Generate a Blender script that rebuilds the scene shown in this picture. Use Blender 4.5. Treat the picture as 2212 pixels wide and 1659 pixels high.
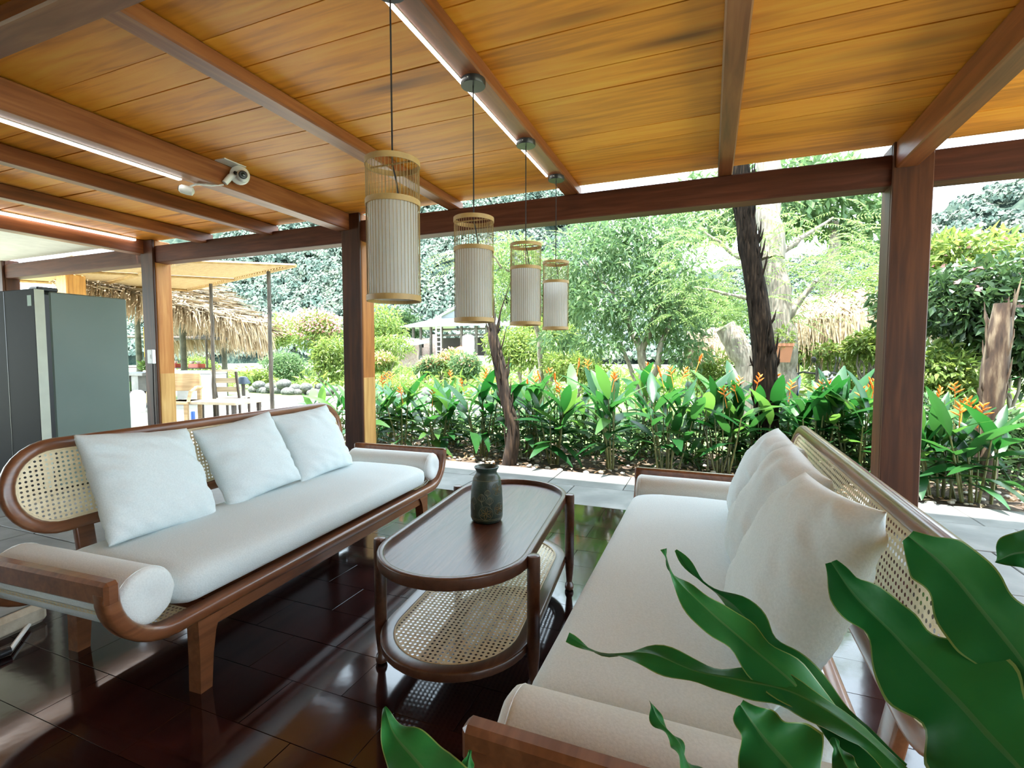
import bpy, math, random
import numpy as np
from mathutils import Vector, Matrix, Euler
from mathutils import noise as mnoise

# ------------------------------------------------------------------ camera, world, light, exposure
S = bpy.context.scene
COL = S.collection
for o in list(bpy.data.objects):
    bpy.data.objects.remove(o)
R = math.radians
YAW, PITCH, CAMH, FPX = 21.76, 3.3, 1.2, 1070.0
cam_d = bpy.data.cameras.new('camera'); cam = bpy.data.objects.new('camera', cam_d); COL.objects.link(cam)
cam.location = (0, 0, CAMH); cam.rotation_euler = (R(90 - PITCH), 0, R(YAW))
cam_d.sensor_width = 36.0; cam_d.lens = FPX / 2212 * 36.0; cam_d.clip_start = 0.02; cam_d.clip_end = 900
S.camera = cam
S.view_settings.view_transform = 'Standard'; S.view_settings.look = 'None'; S.view_settings.gamma = 1.0
S.view_settings.use_curve_mapping = False
S.view_settings.exposure = 2.22
W = bpy.data.worlds.new('sky'); S.world = W; W.use_nodes = True
bg = W.node_tree.nodes['Background']; bg.inputs[0].default_value = (0.71, 0.87, 1.0, 1); bg.inputs[1].default_value = 1.75
sun_d = bpy.data.lights.new('sun', 'SUN'); sun = bpy.data.objects.new('sun', sun_d); COL.objects.link(sun)
sun_d.energy = 5.6; sun_d.angle = R(1.0); sun_d.color = (1.0, 0.97, 0.92)
sun.rotation_euler = Vector((0.10, 0.17, -1.0)).to_track_quat('-Z', 'Y').to_euler()
S.cycles.max_bounces = 6; S.cycles.diffuse_bounces = 4; S.cycles.glossy_bounces = 3; S.cycles.use_adaptive_sampling = True; S.cycles.adaptive_threshold = 0.05
S.cycles.transmission_bounces = 4; S.cycles.transparent_max_bounces = 6
S.cycles.caustics_reflective = False; S.cycles.caustics_refractive = False
S.cycles.sample_clamp_indirect = 8.0

# pixel helpers (photograph frame 2212 x 1659): a pixel and a distance give a point in the place
_y, _p = R(YAW), R(PITCH)
FWD = np.array([-math.sin(_y) * math.cos(_p), math.cos(_y) * math.cos(_p), -math.sin(_p)])
RGT = np.array([math.cos(_y), math.sin(_y), 0.0]); UPV = np.cross(RGT, FWD); CPOS = np.array([0, 0, CAMH])
def ray(x, y): return FWD + RGT * (x - 1106) / FPX - UPV * (y - 829.5) / FPX
def at_y(x, y, Y): d = ray(x, y); return CPOS + d * (Y / d[1])
def at_z(x, y, z): d = ray(x, y); return CPOS + d * ((z - CAMH) / d[2])
def at_d(x, y, D): return CPOS + ray(x, y) * D

rng = random.Random(7); nr = np.random.default_rng(11)

# ------------------------------------------------------------------ materials
def nd(nt, t, **kw):
    n = nt.nodes.new(t)
    for k, v in kw.items():
        setattr(n, k, v)
    return n
def base_mat(name):
    m = bpy.data.materials.new(name); m.use_nodes = True
    nt = m.node_tree; b = nt.nodes['Principled BSDF']
    return m, nt, b
def c4(c): return (c[0], c[1], c[2], 1.0)
def ramp(nt, stops):
    r = nd(nt, 'ShaderNodeValToRGB'); e = r.color_ramp.elements
    while len(e) < len(stops): e.new(0.5)
    for k, (p, c) in enumerate(stops):
        e[k].position = p; e[k].color = c4(c)
    return r
def coords(nt, scale=(1, 1, 1), rnd=True, kind='Object'):
    tc = nd(nt, 'ShaderNodeTexCoord'); mp = nd(nt, 'ShaderNodeMapping'); mp.inputs['Scale'].default_value = scale
    nt.links.new(tc.outputs[kind], mp.inputs['Vector'])
    if rnd:
        oi = nd(nt, 'ShaderNodeObjectInfo'); mul = nd(nt, 'ShaderNodeMath', operation='MULTIPLY'); mul.inputs[1].default_value = 37.0
        nt.links.new(oi.outputs['Random'], mul.inputs[0]); nt.links.new(mul.outputs[0], mp.inputs['Location'])
    return mp
def noise_mat(name, stops, scale=6, stretch=(1, 1, 1), rough=0.5, bump=0.0, detail=4, spec=0.5, metallic=0, coat=0, bscale=None, rnd=True, distort=0.0, rvar=0.0):
    m, nt, b = base_mat(name); mp = coords(nt, stretch, rnd)
    n = nd(nt, 'ShaderNodeTexNoise'); n.inputs['Scale'].default_value = scale; n.inputs['Detail'].default_value = detail
    n.inputs['Distortion'].default_value = distort
    nt.links.new(mp.outputs[0], n.inputs['Vector'])
    r = ramp(nt, stops); nt.links.new(n.outputs['Fac'], r.inputs[0]); nt.links.new(r.outputs[0], b.inputs['Base Color'])
    b.inputs['Roughness'].default_value = rough; b.inputs['Specular IOR Level'].default_value = spec; b.inputs['Metallic'].default_value = metallic
    b.inputs['Coat Weight'].default_value = coat
    if rvar:
        mr = nd(nt, 'ShaderNodeMapRange'); mr.inputs[3].default_value = max(0.02, rough - rvar); mr.inputs[4].default_value = rough + rvar
        nt.links.new(n.outputs['Fac'], mr.inputs[0]); nt.links.new(mr.outputs[0], b.inputs['Roughness'])
    if bump:
        n2 = n
        if bscale:
            n2 = nd(nt, 'ShaderNodeTexNoise'); n2.inputs['Scale'].default_value = bscale; n2.inputs['Detail'].default_value = 3
            nt.links.new(mp.outputs[0], n2.inputs['Vector'])
        bp = nd(nt, 'ShaderNodeBump'); bp.inputs['Strength'].default_value = bump; bp.inputs['Distance'].default_value = 0.01
        nt.links.new(n2.outputs['Fac'], bp.inputs['Height']); nt.links.new(bp.outputs[0], b.inputs['Normal'])
    return m
def wood(name, dark, mid, light, axis='x', scale=1.0, rough=0.45, bump=0.15, knots=False, var=0.0, coat=0.0, spec=0.5):
    """fine grain stretched along one axis, slow colour drift, optional knots; brightness differs a little from piece to piece"""
    m, nt, b = base_mat(name)
    st = {'x': (1.2, 16, 16), 'y': (16, 1.2, 16), 'z': (16, 16, 1.2)}[axis]
    sl = {'x': (0.5, 3, 3), 'y': (3, 0.5, 3), 'z': (3, 3, 0.5)}[axis]
    mp = coords(nt, tuple(v * scale for v in st)); mp2 = coords(nt, tuple(v * scale for v in sl))
    n = nd(nt, 'ShaderNodeTexNoise'); n.inputs['Scale'].default_value = 1.6; n.inputs['Detail'].default_value = 6; n.inputs['Distortion'].default_value = 0.6
    nt.links.new(mp.outputs[0], n.inputs['Vector'])
    n2 = nd(nt, 'ShaderNodeTexNoise'); n2.inputs['Scale'].default_value = 1.1; n2.inputs['Detail'].default_value = 3; n2.inputs['Distortion'].default_value = 0.8
    nt.links.new(mp2.outputs[0], n2.inputs['Vector'])
    add = nd(nt, 'ShaderNodeMath', operation='ADD'); nt.links.new(n.outputs['Fac'], add.inputs[0]); nt.links.new(n2.outputs['Fac'], add.inputs[1])
    hf = nd(nt, 'ShaderNodeMath', operation='MULTIPLY'); hf.inputs[1].default_value = 0.5; nt.links.new(add.outputs[0], hf.inputs[0])
    r = ramp(nt, [(0.34, dark), (0.5, mid), (0.66, light)]); nt.links.new(hf.outputs[0], r.inputs[0])
    col = r.outputs[0]
    if knots:
        mk = coords(nt, tuple(v * 0.55 for v in sl))
        vo = nd(nt, 'ShaderNodeTexVoronoi'); vo.inputs['Scale'].default_value = 1.5; nt.links.new(mk.outputs[0], vo.inputs['Vector'])
        rk = ramp(nt, [(0.0, (0.08, 0.05, 0.03)), (0.05, (0.35, 0.26, 0.2)), (0.11, (0.75, 0.68, 0.6)), (0.2, (1, 1, 1))]); nt.links.new(vo.outputs['Distance'], rk.inputs[0])
        mx = nd(nt, 'ShaderNodeMix', data_type='RGBA', blend_type='MULTIPLY'); mx.inputs[0].default_value = 0.85
        nt.links.new(col, mx.inputs[6]); nt.links.new(rk.outputs[0], mx.inputs[7]); col = mx.outputs[2]
    if var:
        oi = nd(nt, 'ShaderNodeObjectInfo'); mr = nd(nt, 'ShaderNodeMapRange'); mr.inputs[3].default_value = 1 - var; mr.inputs[4].default_value = 1 + var
        nt.links.new(oi.outputs['Random'], mr.inputs[0])
        hs = nd(nt, 'ShaderNodeHueSaturation'); nt.links.new(mr.outputs[0], hs.inputs['Value']); nt.links.new(col, hs.inputs['Color']); col = hs.outputs[0]
    nt.links.new(col, b.inputs['Base Color'])
    b.inputs['Roughness'].default_value = rough; b.inputs['Coat Weight'].default_value = coat; b.inputs['Coat Roughness'].default_value = 0.15
    b.inputs['Specular IOR Level'].default_value = spec
    bp = nd(nt, 'ShaderNodeBump'); bp.inputs['Strength'].default_value = bump; bp.inputs['Distance'].default_value = 0.004
    nt.links.new(n.outputs['Fac'], bp.inputs['Height']); nt.links.new(bp.outputs[0], b.inputs['Normal'])
    return m
def plain(name, col, rough=0.5, metallic=0, spec=0.5, coat=0.0):
    return noise_mat(name, [(0.3, tuple(v * 0.93 for v in col)), (0.7, tuple(min(1, v * 1.05) for v in col))], scale=9, rough=rough, metallic=metallic, spec=spec, coat=coat)
def leafmat(name, cols, trans=0.35, rough=0.45, tcol=None, island=True):
    m, nt, b = base_mat(name)
    ge = nd(nt, 'ShaderNodeNewGeometry')
    oi = nd(nt, 'ShaderNodeObjectInfo')
    src = ge.outputs['Random Per Island'] if island else oi.outputs['Random']
    k = len(cols); r = ramp(nt, [(i / max(1, k - 1), c) for i, c in enumerate(cols)]); nt.links.new(src, r.inputs[0])
    nt.links.new(r.outputs[0], b.inputs['Base Color']); b.inputs['Roughness'].default_value = rough
    tr = nd(nt, 'ShaderNodeBsdfTranslucent'); mx = nd(nt, 'ShaderNodeMixShader'); mx.inputs[0].default_value = trans
    hs = nd(nt, 'ShaderNodeHueSaturation'); hs.inputs['Hue'].default_value = 0.485; hs.inputs['Value'].default_value = 1.5; hs.inputs['Saturation'].default_value = 1.05
    nt.links.new(r.outputs[0], hs.inputs['Color']); nt.links.new(hs.outputs[0], tr.inputs[0])
    nt.links.new(b.outputs[0], mx.inputs[1]); nt.links.new(tr.outputs[0], mx.inputs[2])
    nt.links.new(mx.outputs[0], nt.nodes['Material Output'].inputs[0])
    return m
def emit(name, col, strength):
    m, nt, b = base_mat(name); b.inputs['Base Color'].default_value = c4(col)
    b.inputs['Emission Color'].default_value = c4(col); b.inputs['Emission Strength'].default_value = strength
    return m

MT = {}
MT['plank'] = wood('ceiling_plank_wood', (0.58, 0.19, 0.016), (0.88, 0.33, 0.026), (0.94, 0.44, 0.05), 'x', 1.0, 0.5, 0.12, knots=True, var=0.10)
MT['beam_y'] = wood('rafter_wood', (0.11, 0.030, 0.009), (0.21, 0.062, 0.018), (0.33, 0.12, 0.04), 'y', 1.0, 0.42, 0.15, var=0.08, spec=.5)
MT['beam_x'] = wood('eave_beam_wood', (0.045, 0.014, 0.008), (0.085, 0.026, 0.014), (0.14, 0.046, 0.024), 'x', 1.0, 0.55, 0.15, spec=.2)
MT['beam_tie'] = wood('tie_beam_wood', (0.11, 0.036, 0.013), (0.20, 0.068, 0.026), (0.30, 0.12, 0.05), 'x', 1.0, 0.45, 0.15, spec=.4)
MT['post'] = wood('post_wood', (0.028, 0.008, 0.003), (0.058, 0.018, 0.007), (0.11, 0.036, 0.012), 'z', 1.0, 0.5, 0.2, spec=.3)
MT['post_pale'] = wood('post_wood_orange', (0.40, 0.17, 0.04), (0.60, 0.29, 0.07), (0.72, 0.40, 0.12), 'z', 1.0, 0.45, 0.2)
MT['slab'] = plain('roof_slab', (0.10, 0.06, 0.04), 0.8)
MT['white_ceiling'] = plain('white_plaster', (0.78, 0.77, 0.74), 0.8)
MT['tile'] = noise_mat('polished_floor_tile', [(0.3, (0.012, 0.004, 0.004)), (0.55, (0.026, 0.007, 0.007)), (0.75, (0.05, 0.013, 0.011))], scale=3.2, rough=0.09, bump=0.05, bscale=7, spec=0.55, rvar=0.05)
_b = MT['tile'].node_tree.nodes['Principled BSDF']; _b.inputs['IOR'].default_value = 1.62
MT['mortar'] = plain('mortar', (0.035, 0.028, 0.026), 0.8)
MT['stone'] = noise_mat('grey_paving_stone', [(0.3, (0.115, 0.115, 0.11)), (0.55, (0.16, 0.16, 0.15)), (0.75, (0.23, 0.225, 0.21))], scale=4, rough=0.55, bump=0.25, bscale=14, detail=7)
MT['sofa_wood'] = wood('sofa_walnut', (0.10, 0.034, 0.014), (0.175, 0.064, 0.026), (0.25, 0.10, 0.042), 'x', 1.6, 0.3, 0.06, coat=0.35)
MT['table_wood'] = wood('table_walnut', (0.062, 0.026, 0.015), (0.105, 0.046, 0.027), (0.155, 0.072, 0.042), 'y', 1.6, 0.32, 0.12, coat=0.15)
MT['table_top'] = wood('table_top_walnut', (0.05, 0.02, 0.013), (0.10, 0.043, 0.027), (0.16, 0.075, 0.046), 'y', 2.2, 0.34, 0.3, coat=0.25)
MT['table_top'].node_tree.nodes['Principled BSDF'].inputs['Coat Roughness'].default_value = 0.2
MT['cane'] = noise_mat('cane_webbing', [(0.3, (0.78, 0.65, 0.41)), (0.7, (0.90, 0.79, 0.56))], scale=60, rough=0.5, bump=0.4)
MT['bolster'] = noise_mat('linen_cream', [(0.3, (0.67, 0.715, 0.71)), (0.7, (0.75, 0.795, 0.79))], scale=180, rough=0.9, bump=0.12, spec=0.15)
MT['linen'] = noise_mat('linen_white', [(0.3, (0.63, 0.705, 0.715)), (0.7, (0.71, 0.785, 0.795))], scale=180, rough=0.9, bump=0.12, spec=0.15)
MT['soil'] = noise_mat('garden_soil', [(0.3, (0.03, 0.02, 0.012)), (0.55, (0.075, 0.05, 0.032)), (0.75, (0.2, 0.16, 0.11))], scale=14, rough=0.95, bump=0.8, detail=8, rnd=False)
MT['bamboo'] = noise_mat('bamboo_strip', [(0.3, (0.36, 0.22, 0.075)), (0.7, (0.52, 0.34, 0.13))], scale=14, rough=0.5)
MT['black'] = plain('black_metal', (0.02, 0.02, 0.022), 0.35)
MT['cord'] = plain('black_cord', (0.015, 0.012, 0.012), 0.6)
MT['white_plastic'] = plain('white_plastic', (0.78, 0.78, 0.77), 0.35)

# ------------------------------------------------------------------ mesh helpers
class MB:
    def __init__(s): s.v = []; s.f = []; s.mi = []
    def add(s, vs, fs, mi=0):
        o = len(s.v); s.v += [tuple(float(c) for c in p) for p in vs]; s.f += [tuple(i + o for i in f) for f in fs]; s.mi += [mi] * len(fs); return s
    def box(s, x0, x1, y0, y1, z0, z1, mi=0, b=0.0):
        if b <= 0:
            vs = [(x0, y0, z0), (x1, y0, z0), (x1, y1, z0), (x0, y1, z0), (x0, y0, z1), (x1, y0, z1), (x1, y1, z1), (x0, y1, z1)]
            return s.add(vs, [(0, 3, 2, 1), (4, 5, 6, 7), (0, 1, 5, 4), (1, 2, 6, 5), (2, 3, 7, 6), (3, 0, 4, 7)], mi)
        def loop(z, i): return [(x0 + i, y0, z), (x1 - i, y0, z), (x1, y0 + i, z), (x1, y1 - i, z), (x1 - i, y1, z), (x0 + i, y1, z), (x0, y1 - i, z), (x0, y0 + i, z)]
        def inner(z): return [(x0 + b, y0 + b, z), (x1 - b, y0 + b, z), (x1 - b, y0 + b, z), (x1 - b, y1 - b, z), (x1 - b, y1 - b, z), (x0 + b, y1 - b, z), (x0 + b, y1 - b, z), (x0 + b, y0 + b, z)]
        vs = [(x0 + b, y0 + b, z0), (x1 - b, y0 + b, z0), (x1 - b, y1 - b, z0), (x0 + b, y1 - b, z0)] + loop(z0 + b, b) + loop(z1 - b, b) + [(x0 + b, y0 + b, z1), (x1 - b, y0 + b, z1), (x1 - b, y1 - b, z1), (x0 + b, y1 - b, z1)]
        fs = [(0, 3, 2, 1), (20, 21, 22, 23)]
        for i in range(8): fs.append((4 + i, 4 + (i + 1) % 8, 12 + (i + 1) % 8, 12 + i))
        mp = [0, 1, 1, 2, 2, 3, 3, 0]
        for i in range(8):
            j = (i + 1) % 8; a, c = mp[i], mp[j]
            fs.append((a, c, 4 + j, 4 + i) if a != c else (a, 4 + j, 4 + i))
            fs.append((20 + c, 20 + a, 12 + i, 12 + j) if a != c else (20 + a, 12 + i, 12 + j))
        return s.add(vs, fs, mi)
    def loft(s, rings, cap=True, closed=False, mi=0):
        n = len(rings[0]); vs = [p for r in rings for p in r]; fs = []
        m = len(rings)
        for i in range(m if closed else m - 1):
            k = (i + 1) % m
            for j in range(n):
                j2 = (j + 1) % n
                fs.append((i * n + j, i * n + j2, k * n + j2, k * n + j))
        if cap and not closed:
            fs.append(tuple(range(n - 1, -1, -1))); fs.append(tuple((m - 1) * n + j for j in range(n)))
        return s.add(vs, fs, mi)
    def tube(s, pts, rad, n=8, cap=True, mi=0, closed=False, jit=0.0, rnd=None):
        pts = [Vector(p) for p in pts]; m = len(pts)
        rad = rad if isinstance(rad, (list, tuple)) else [rad] * m
        rings = []; up = None
        for i, p in enumerate(pts):
            if closed: t = (pts[(i + 1) % m] - pts[i - 1]).normalized()
            else: t = (pts[min(i + 1, m - 1)] - pts[max(i - 1, 0)]).normalized()
            if up is None:
                up = Vector((0, 0, 1)) if abs(t.z) < 0.9 else Vector((1, 0, 0))
            a = t.cross(up).normalized(); b = a.cross(t).normalized(); up = b
            ring = []
            for k in range(n):
                q = 2 * math.pi * k / n; r = rad[i] * (1 + (jit * (rnd.random() * 2 - 1) if rnd else 0))
                ring.append(p + a * math.cos(q) * r + b * math.sin(q) * r)
            rings.append(ring)
        return s.loft(rings, cap, closed, mi)
    def lathe(s, prof, n=24, c=(0, 0, 0), cap=True, mi=0):
        rings = [[(c[0] + r * math.cos(2 * math.pi * k / n), c[1] + r * math.sin(2 * math.pi * k / n), c[2] + z) for k in range(n)] for r, z in prof]
        return s.loft(rings, cap, False, mi)
    def sphere(s, c, r, n=12, m=8, mi=0):
        rx, ry, rz = r if isinstance(r, (tuple, list)) else (r, r, r)
        rings = []
        for i in range(m + 1):
            th = math.pi * (0.02 + 0.96 * i / m)
            rings.append([(c[0] + rx * math.sin(th) * math.cos(2 * math.pi * k / n), c[1] + ry * math.sin(th) * math.sin(2 * math.pi * k / n), c[2] - rz * math.cos(th)) for k in range(n)])
        return s.loft(rings, True, False, mi)
    def sweep(s, path, sec, closed=False, cap=True, mi=0):
        """path: list of (pos, axis_a, axis_b); sec: list of (a, b)"""
        rings = [[Vector(p) + Vector(a) * u + Vector(b) * v for u, v in sec] for p, a, b in path]
        return s.loft(rings, cap, closed, mi)
    def mesh(s, name, mats, smooth=True, angle=40):
        me = bpy.data.meshes.new(name); me.from_pydata(s.v, [], s.f)
        mats = mats if isinstance(mats, (list, tuple)) else [mats]
        for m in mats: me.materials.append(MT[m] if isinstance(m, str) else m)
        if any(s.mi): me.polygons.foreach_set('material_index', s.mi)
        fix(me)
        shade(me, smooth, angle)
        return me
    def build(s, name, mats, parent=None, smooth=True, angle=40, loc=None, rotz=0):
        return link(name, s.mesh(name, mats, smooth, angle), parent, loc, rotz)
import bmesh
def fix(me):
    bm = bmesh.new(); bm.from_mesh(me); bmesh.ops.recalc_face_normals(bm, faces=bm.faces); bm.to_mesh(me); bm.free()
def shade(me, smooth, angle=40):
    me.polygons.foreach_set('use_smooth', [bool(smooth)] * len(me.polygons))
    if smooth and angle < 180:
        try: me.set_sharp_from_angle(angle=R(angle))
        except Exception: pass
    me.update()
def link(name, me, parent=None, loc=None, rotz=0, rot=None):
    o = bpy.data.objects.new(name, me); COL.objects.link(o)
    if parent is not None: o.parent = parent
    if loc is not None: o.location = tuple(float(c) for c in loc)
    if rot is not None: o.rotation_euler = rot
    elif rotz: o.rotation_euler = (0, 0, rotz)
    return o
def np_mesh(name, V, F, mats, mi=None, smooth=False):
    """V (N,3), F (M,3) or (M,4) index arrays"""
    me = bpy.data.meshes.new(name); V = np.asarray(V, np.float32); F = np.asarray(F, np.int32); k = F.shape[1]
    me.vertices.add(len(V)); me.vertices.foreach_set('co', V.ravel())
    me.loops.add(F.size); me.loops.foreach_set('vertex_index', F.ravel())
    me.polygons.add(len(F)); me.polygons.foreach_set('loop_start', np.arange(0, F.size, k, dtype=np.int32))
    mats = mats if isinstance(mats, (list, tuple)) else [mats]
    for m in mats: me.materials.append(MT[m] if isinstance(m, str) else m)
    if mi is not None: me.polygons.foreach_set('material_index', np.asarray(mi, np.int32))
    me.polygons.foreach_set('use_smooth', [bool(smooth)] * len(F))
    me.update(calc_edges=True); me.validate(); return me
def tag(o, label, cat, group=None):
    o['label'] = label; o['category'] = cat
    if group: o['group'] = group
    return o
def thing(name, label, cat, loc=(0, 0, 0), rotz=0, group=None):
    o = bpy.data.objects.new(name, None); COL.objects.link(o); o.empty_display_size = 0.1
    o.location = tuple(float(c) for c in loc); o.rotation_euler = (0, 0, rotz)
    return tag(o, label, cat, group)
def struct(o, label=None):
    o['kind'] = 'structure'
    if label: o['label'] = label
    return o
def stuff(o): o['kind'] = 'stuff'; return o
def lerp(a, b, t): return a + (b - a) * t
def catmull(pts, n):
    P = [np.array(p, float) for p in pts]; P = [2 * P[0] - P[1]] + P + [2 * P[-1] - P[-2]]; out = []
    m = len(P) - 3
    for i in range(n):
        u = i / (n - 1) * m; k = min(int(u), m - 1); t = u - k; a, b, c, d = P[k:k + 4]
        out.append(0.5 * ((2 * b) + (-a + c) * t + (2 * a - 5 * b + 4 * c - d) * t * t + (-a + 3 * b - 3 * c + d) * t ** 3))
    return out
ORD = ['first', 'second', 'third', 'fourth', 'fifth', 'sixth', 'seventh', 'eighth', 'ninth', 'tenth', 'eleventh', 'twelfth', 'thirteenth', 'fourteenth', 'fifteenth', 'sixteenth', 'seventeenth', 'eighteenth', 'nineteenth', 'twentieth', 'twenty-first', 'twenty-second']

# ------------------------------------------------------------------ structure: floor, paving, ceiling, posts, beams
def slab_mesh(name, w, d, h, mat, b=0.004):
    return MB().box(-w / 2, w / 2, -d / 2, d / 2, -h, 0, b=b).mesh(name, mat, smooth=False)
ground = MB().box(-70, 60, -40, 90, -0.35, -0.09).build('ground', noise_mat('lawn_ground', [(0.3, (0.22, 0.30, 0.11)), (0.45, (0.36, 0.40, 0.24)), (0.58, (0.52, 0.51, 0.44)), (0.75, (0.60, 0.585, 0.53))], scale=0.35, rough=0.95, bump=0.3, bscale=20, detail=8, rnd=False), smooth=False)
struct(ground, 'sunlit pale grass and earth around the pavilion')
floor = MB().box(-9.6, 4.6, -3.2, 4.95, -0.2, -0.02).build('floor', 'mortar', smooth=False)
struct(floor, 'open pavilion floor of dark polished tiles bordered with grey stone')
FX0, FX1, FY0, FY1 = -2.97, 1.05, -3.0, 3.85
tw, td = 0.4467, 0.2283
tile_me = [slab_mesh('tile', tw - 0.002, td - 0.002, 0.03, 'tile', 0.0006), slab_mesh('tile_half', tw / 2 - 0.002, td - 0.002, 0.03, 'tile', 0.0006)]
row = 0; y = FY1 - td / 2
while y > -1.0:
    x = FX0
    first = True
    while x < FX1 - 0.01:
        half = (row % 2 == 1 and (first or FX1 - x < tw * 0.75))
        w = tw / 2 if half else tw
        t = link('tile', tile_me[1 if half else 0], floor, (x + w / 2, y, rng.uniform(-0.0006, 0.0006)))
        t.rotation_euler = (rng.uniform(-.001, .001), rng.uniform(-.001, .001), 0)
        x += w; first = False
    y -= td; row += 1
rest = MB().box(FX0, FX1, -3.0, y + td / 2, -0.03, 0).build('tile_field', 'tile', floor, smooth=False)
def pave(x0, x1, y0, y1, nx, ny, jit=0.0, name='paving_slab'):
    ys = [lerp(y0, y1, j / ny) for j in range(ny + 1)]
    for j in range(ny):
        xs = [lerp(x0, x1, i / nx) + (rng.uniform(-jit, jit) if 0 < i < nx else 0) for i in range(nx + 1)]
        for i in range(nx):
            g = 0.004
            MB().box(xs[i] + g, xs[i + 1] - g, ys[j] + g, ys[j + 1] - g, -0.04, rng.uniform(-0.004, 0.0), b=0.004).build(name, 'stone', floor, smooth=False)
pave(-9.4, 4.5, 3.85, 4.42, 17, 1, 0.1)
pave(-9.4, 4.5, 4.42, 4.95, 21, 1, 0.12)
pave(-9.4, -2.97, -0.8, 3.85, 10, 7, 0.03)
pave(1.05, 4.5, -0.8, 3.85, 6, 7, 0.03)

ZC = 2.60
ceil = MB().box(-6.6, 4.4, -3.2, 4.1, ZC + 0.03, ZC + 0.55).build('ceiling', 'slab', smooth=False)
struct(ceil, 'ceiling of wide orange timber planks')
seams = [4.10, 3.72, 3.41, 3.19, 2.68, 2.47, 2.15, 1.84, 1.62, 1.30, 1.02, 0.70, 0.38, 0.05, -0.3, -0.62, -0.95, -1.3, -1.65, -2.0, -2.35, -2.7, -3.1]
xs = [-6.5, -3.40, 1.16, 4.3]
for i in range(len(seams) - 1):
    for j in range(3):
        ya, yb = seams[i + 1], seams[i]; xa, xb = xs[j], xs[j + 1]
        L = xb - xa; wd = yb - ya
        g0, g1 = rng.uniform(0.001, 0.004), rng.uniform(0.001, 0.012 if i % 2 else 0.005)
        if i == 4: g1 = 0.012
        # the board's edge wanders a little, as sawn boards do
        n = 9; top = []; bot = []
        for k in range(n):
            u = k / (n - 1); xx = -L / 2 + L * u
            w1 = 0.004 * mnoise.noise(Vector((xx * 1.3, i * 3.1, j * 7.7)))
            w0 = 0.004 * mnoise.noise(Vector((xx * 1.3, (i + 1) * 3.1 + 50, j * 7.7)))
            bot.append((xx, -wd / 2 + g0 + w0)); top.append((xx, wd / 2 - g1 + w1))
        vs = []; fs = []
        for k in range(n):
            for (px, py, pz) in ((bot[k][0], bot[k][1], 0), (top[k][0], top[k][1], 0), (top[k][0], top[k][1], 0.028), (bot[k][0], bot[k][1], 0.028)): vs.append((px, py, pz))
        for k in range(n - 1):
            a = 4 * k
            for q in range(4): fs.append((a + q, a + (q + 1) % 4, a + 4 + (q + 1) % 4, a + 4 + q))
        fs += [(0, 1, 2, 3), (4 * n - 4, 4 * n - 3, 4 * n - 2, 4 * n - 1)]
        MB().add(vs, fs).build('plank', 'plank', ceil, smooth=False, loc=((xa + xb) / 2, (ya + yb) / 2, ZC + rng.uniform(-0.003, 0.002)))
wb = MB().box(-9.6, 4.6, -3.3, -3.15, -0.02, 2.62).build('wall_fill', plain('pale_fill_wall', (0.46, 0.47, 0.47), .8), smooth=False)  # unseen wall behind the camera, added to shape the light on near faces
struct(wb, 'added unseen pale wall behind the camera, shaping the fill light')
wc = MB().box(-11.5, -6.62, -3.2, 4.05, 2.57, 2.66, b=0.01).build('ceiling', 'white_ceiling', smooth=False)
struct(wc, 'plain white ceiling left of the plank ceiling')

def beam(name, x0, x1, y0, y1, z0, z1, mat, label, cat='beam', b=0.008):
    cx, cy, cz = (x0 + x1) / 2, (y0 + y1) / 2, z0
    o = MB().box(x0 - cx, x1 - cx, y0 - cy, y1 - cy, 0, z1 - z0, b=b).build(name, mat, None, smooth=False, loc=(cx, cy, cz))
    return tag(o, label, cat)
MT['post_side'] = wood('post_orange_side', (0.20, 0.07, 0.018), (0.36, 0.135, 0.032), (0.47, 0.21, 0.06), 'z', 1.0, 0.45, 0.2, spec=.3)  # side faces a paler orange than the dark front board
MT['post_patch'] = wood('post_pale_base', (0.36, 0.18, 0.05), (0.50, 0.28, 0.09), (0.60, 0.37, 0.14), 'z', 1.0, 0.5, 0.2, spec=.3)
def post(x0, label, mat='post', y0=4.0, w=0.22, h=2.59, side=None):
    t = thing('timber_post', label, 'post', (x0 + w / 2, y0 + w / 2, 0))
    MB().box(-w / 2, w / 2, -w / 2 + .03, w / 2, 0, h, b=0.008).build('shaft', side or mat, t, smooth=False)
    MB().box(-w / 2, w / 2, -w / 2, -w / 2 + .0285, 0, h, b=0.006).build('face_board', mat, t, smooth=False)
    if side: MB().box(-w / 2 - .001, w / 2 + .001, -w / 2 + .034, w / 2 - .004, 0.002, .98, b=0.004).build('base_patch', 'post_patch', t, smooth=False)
    return t
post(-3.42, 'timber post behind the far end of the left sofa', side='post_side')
post(1.085, 'thick timber post behind the right sofa')
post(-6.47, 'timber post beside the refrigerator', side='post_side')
p = at_y(120, 600, 5.2); q = at_y(152, 600, 5.2)
post(p[0], 'orange timber post rising behind the refrigerator', 'post_pale', y0=5.2, w=0.3, h=2.62)
post(-9.75, 'dark timber post at the left edge, behind the refrigerator', 'post', y0=4.0, w=0.2)
beam('eave_beam', -10.6, 4.6, 4.03, 4.19, 2.32, 2.52, 'beam_x', 'long dark eave beam carried on the timber posts')
beam('rafter', -6.56, -6.41, -3.1, 4.12, 2.43, 2.595, 'beam_y', 'leftmost ceiling beam with a light strip, beside the white ceiling')
beam('rafter', -5.46, -5.36, -3.1, 4.12, 2.48, 2.595, 'beam_y', 'slim rafter, second ceiling beam from the left')
beam('rafter', -4.455, -4.355, -3.1, 4.12, 2.478, 2.595, 'beam_y', 'slim rafter just left of the security camera beam')
beam('rafter', -3.47, -3.32, -3.1, 4.06, 2.43, 2.595, 'beam_y', 'deep ceiling beam carrying the white security camera')
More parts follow.
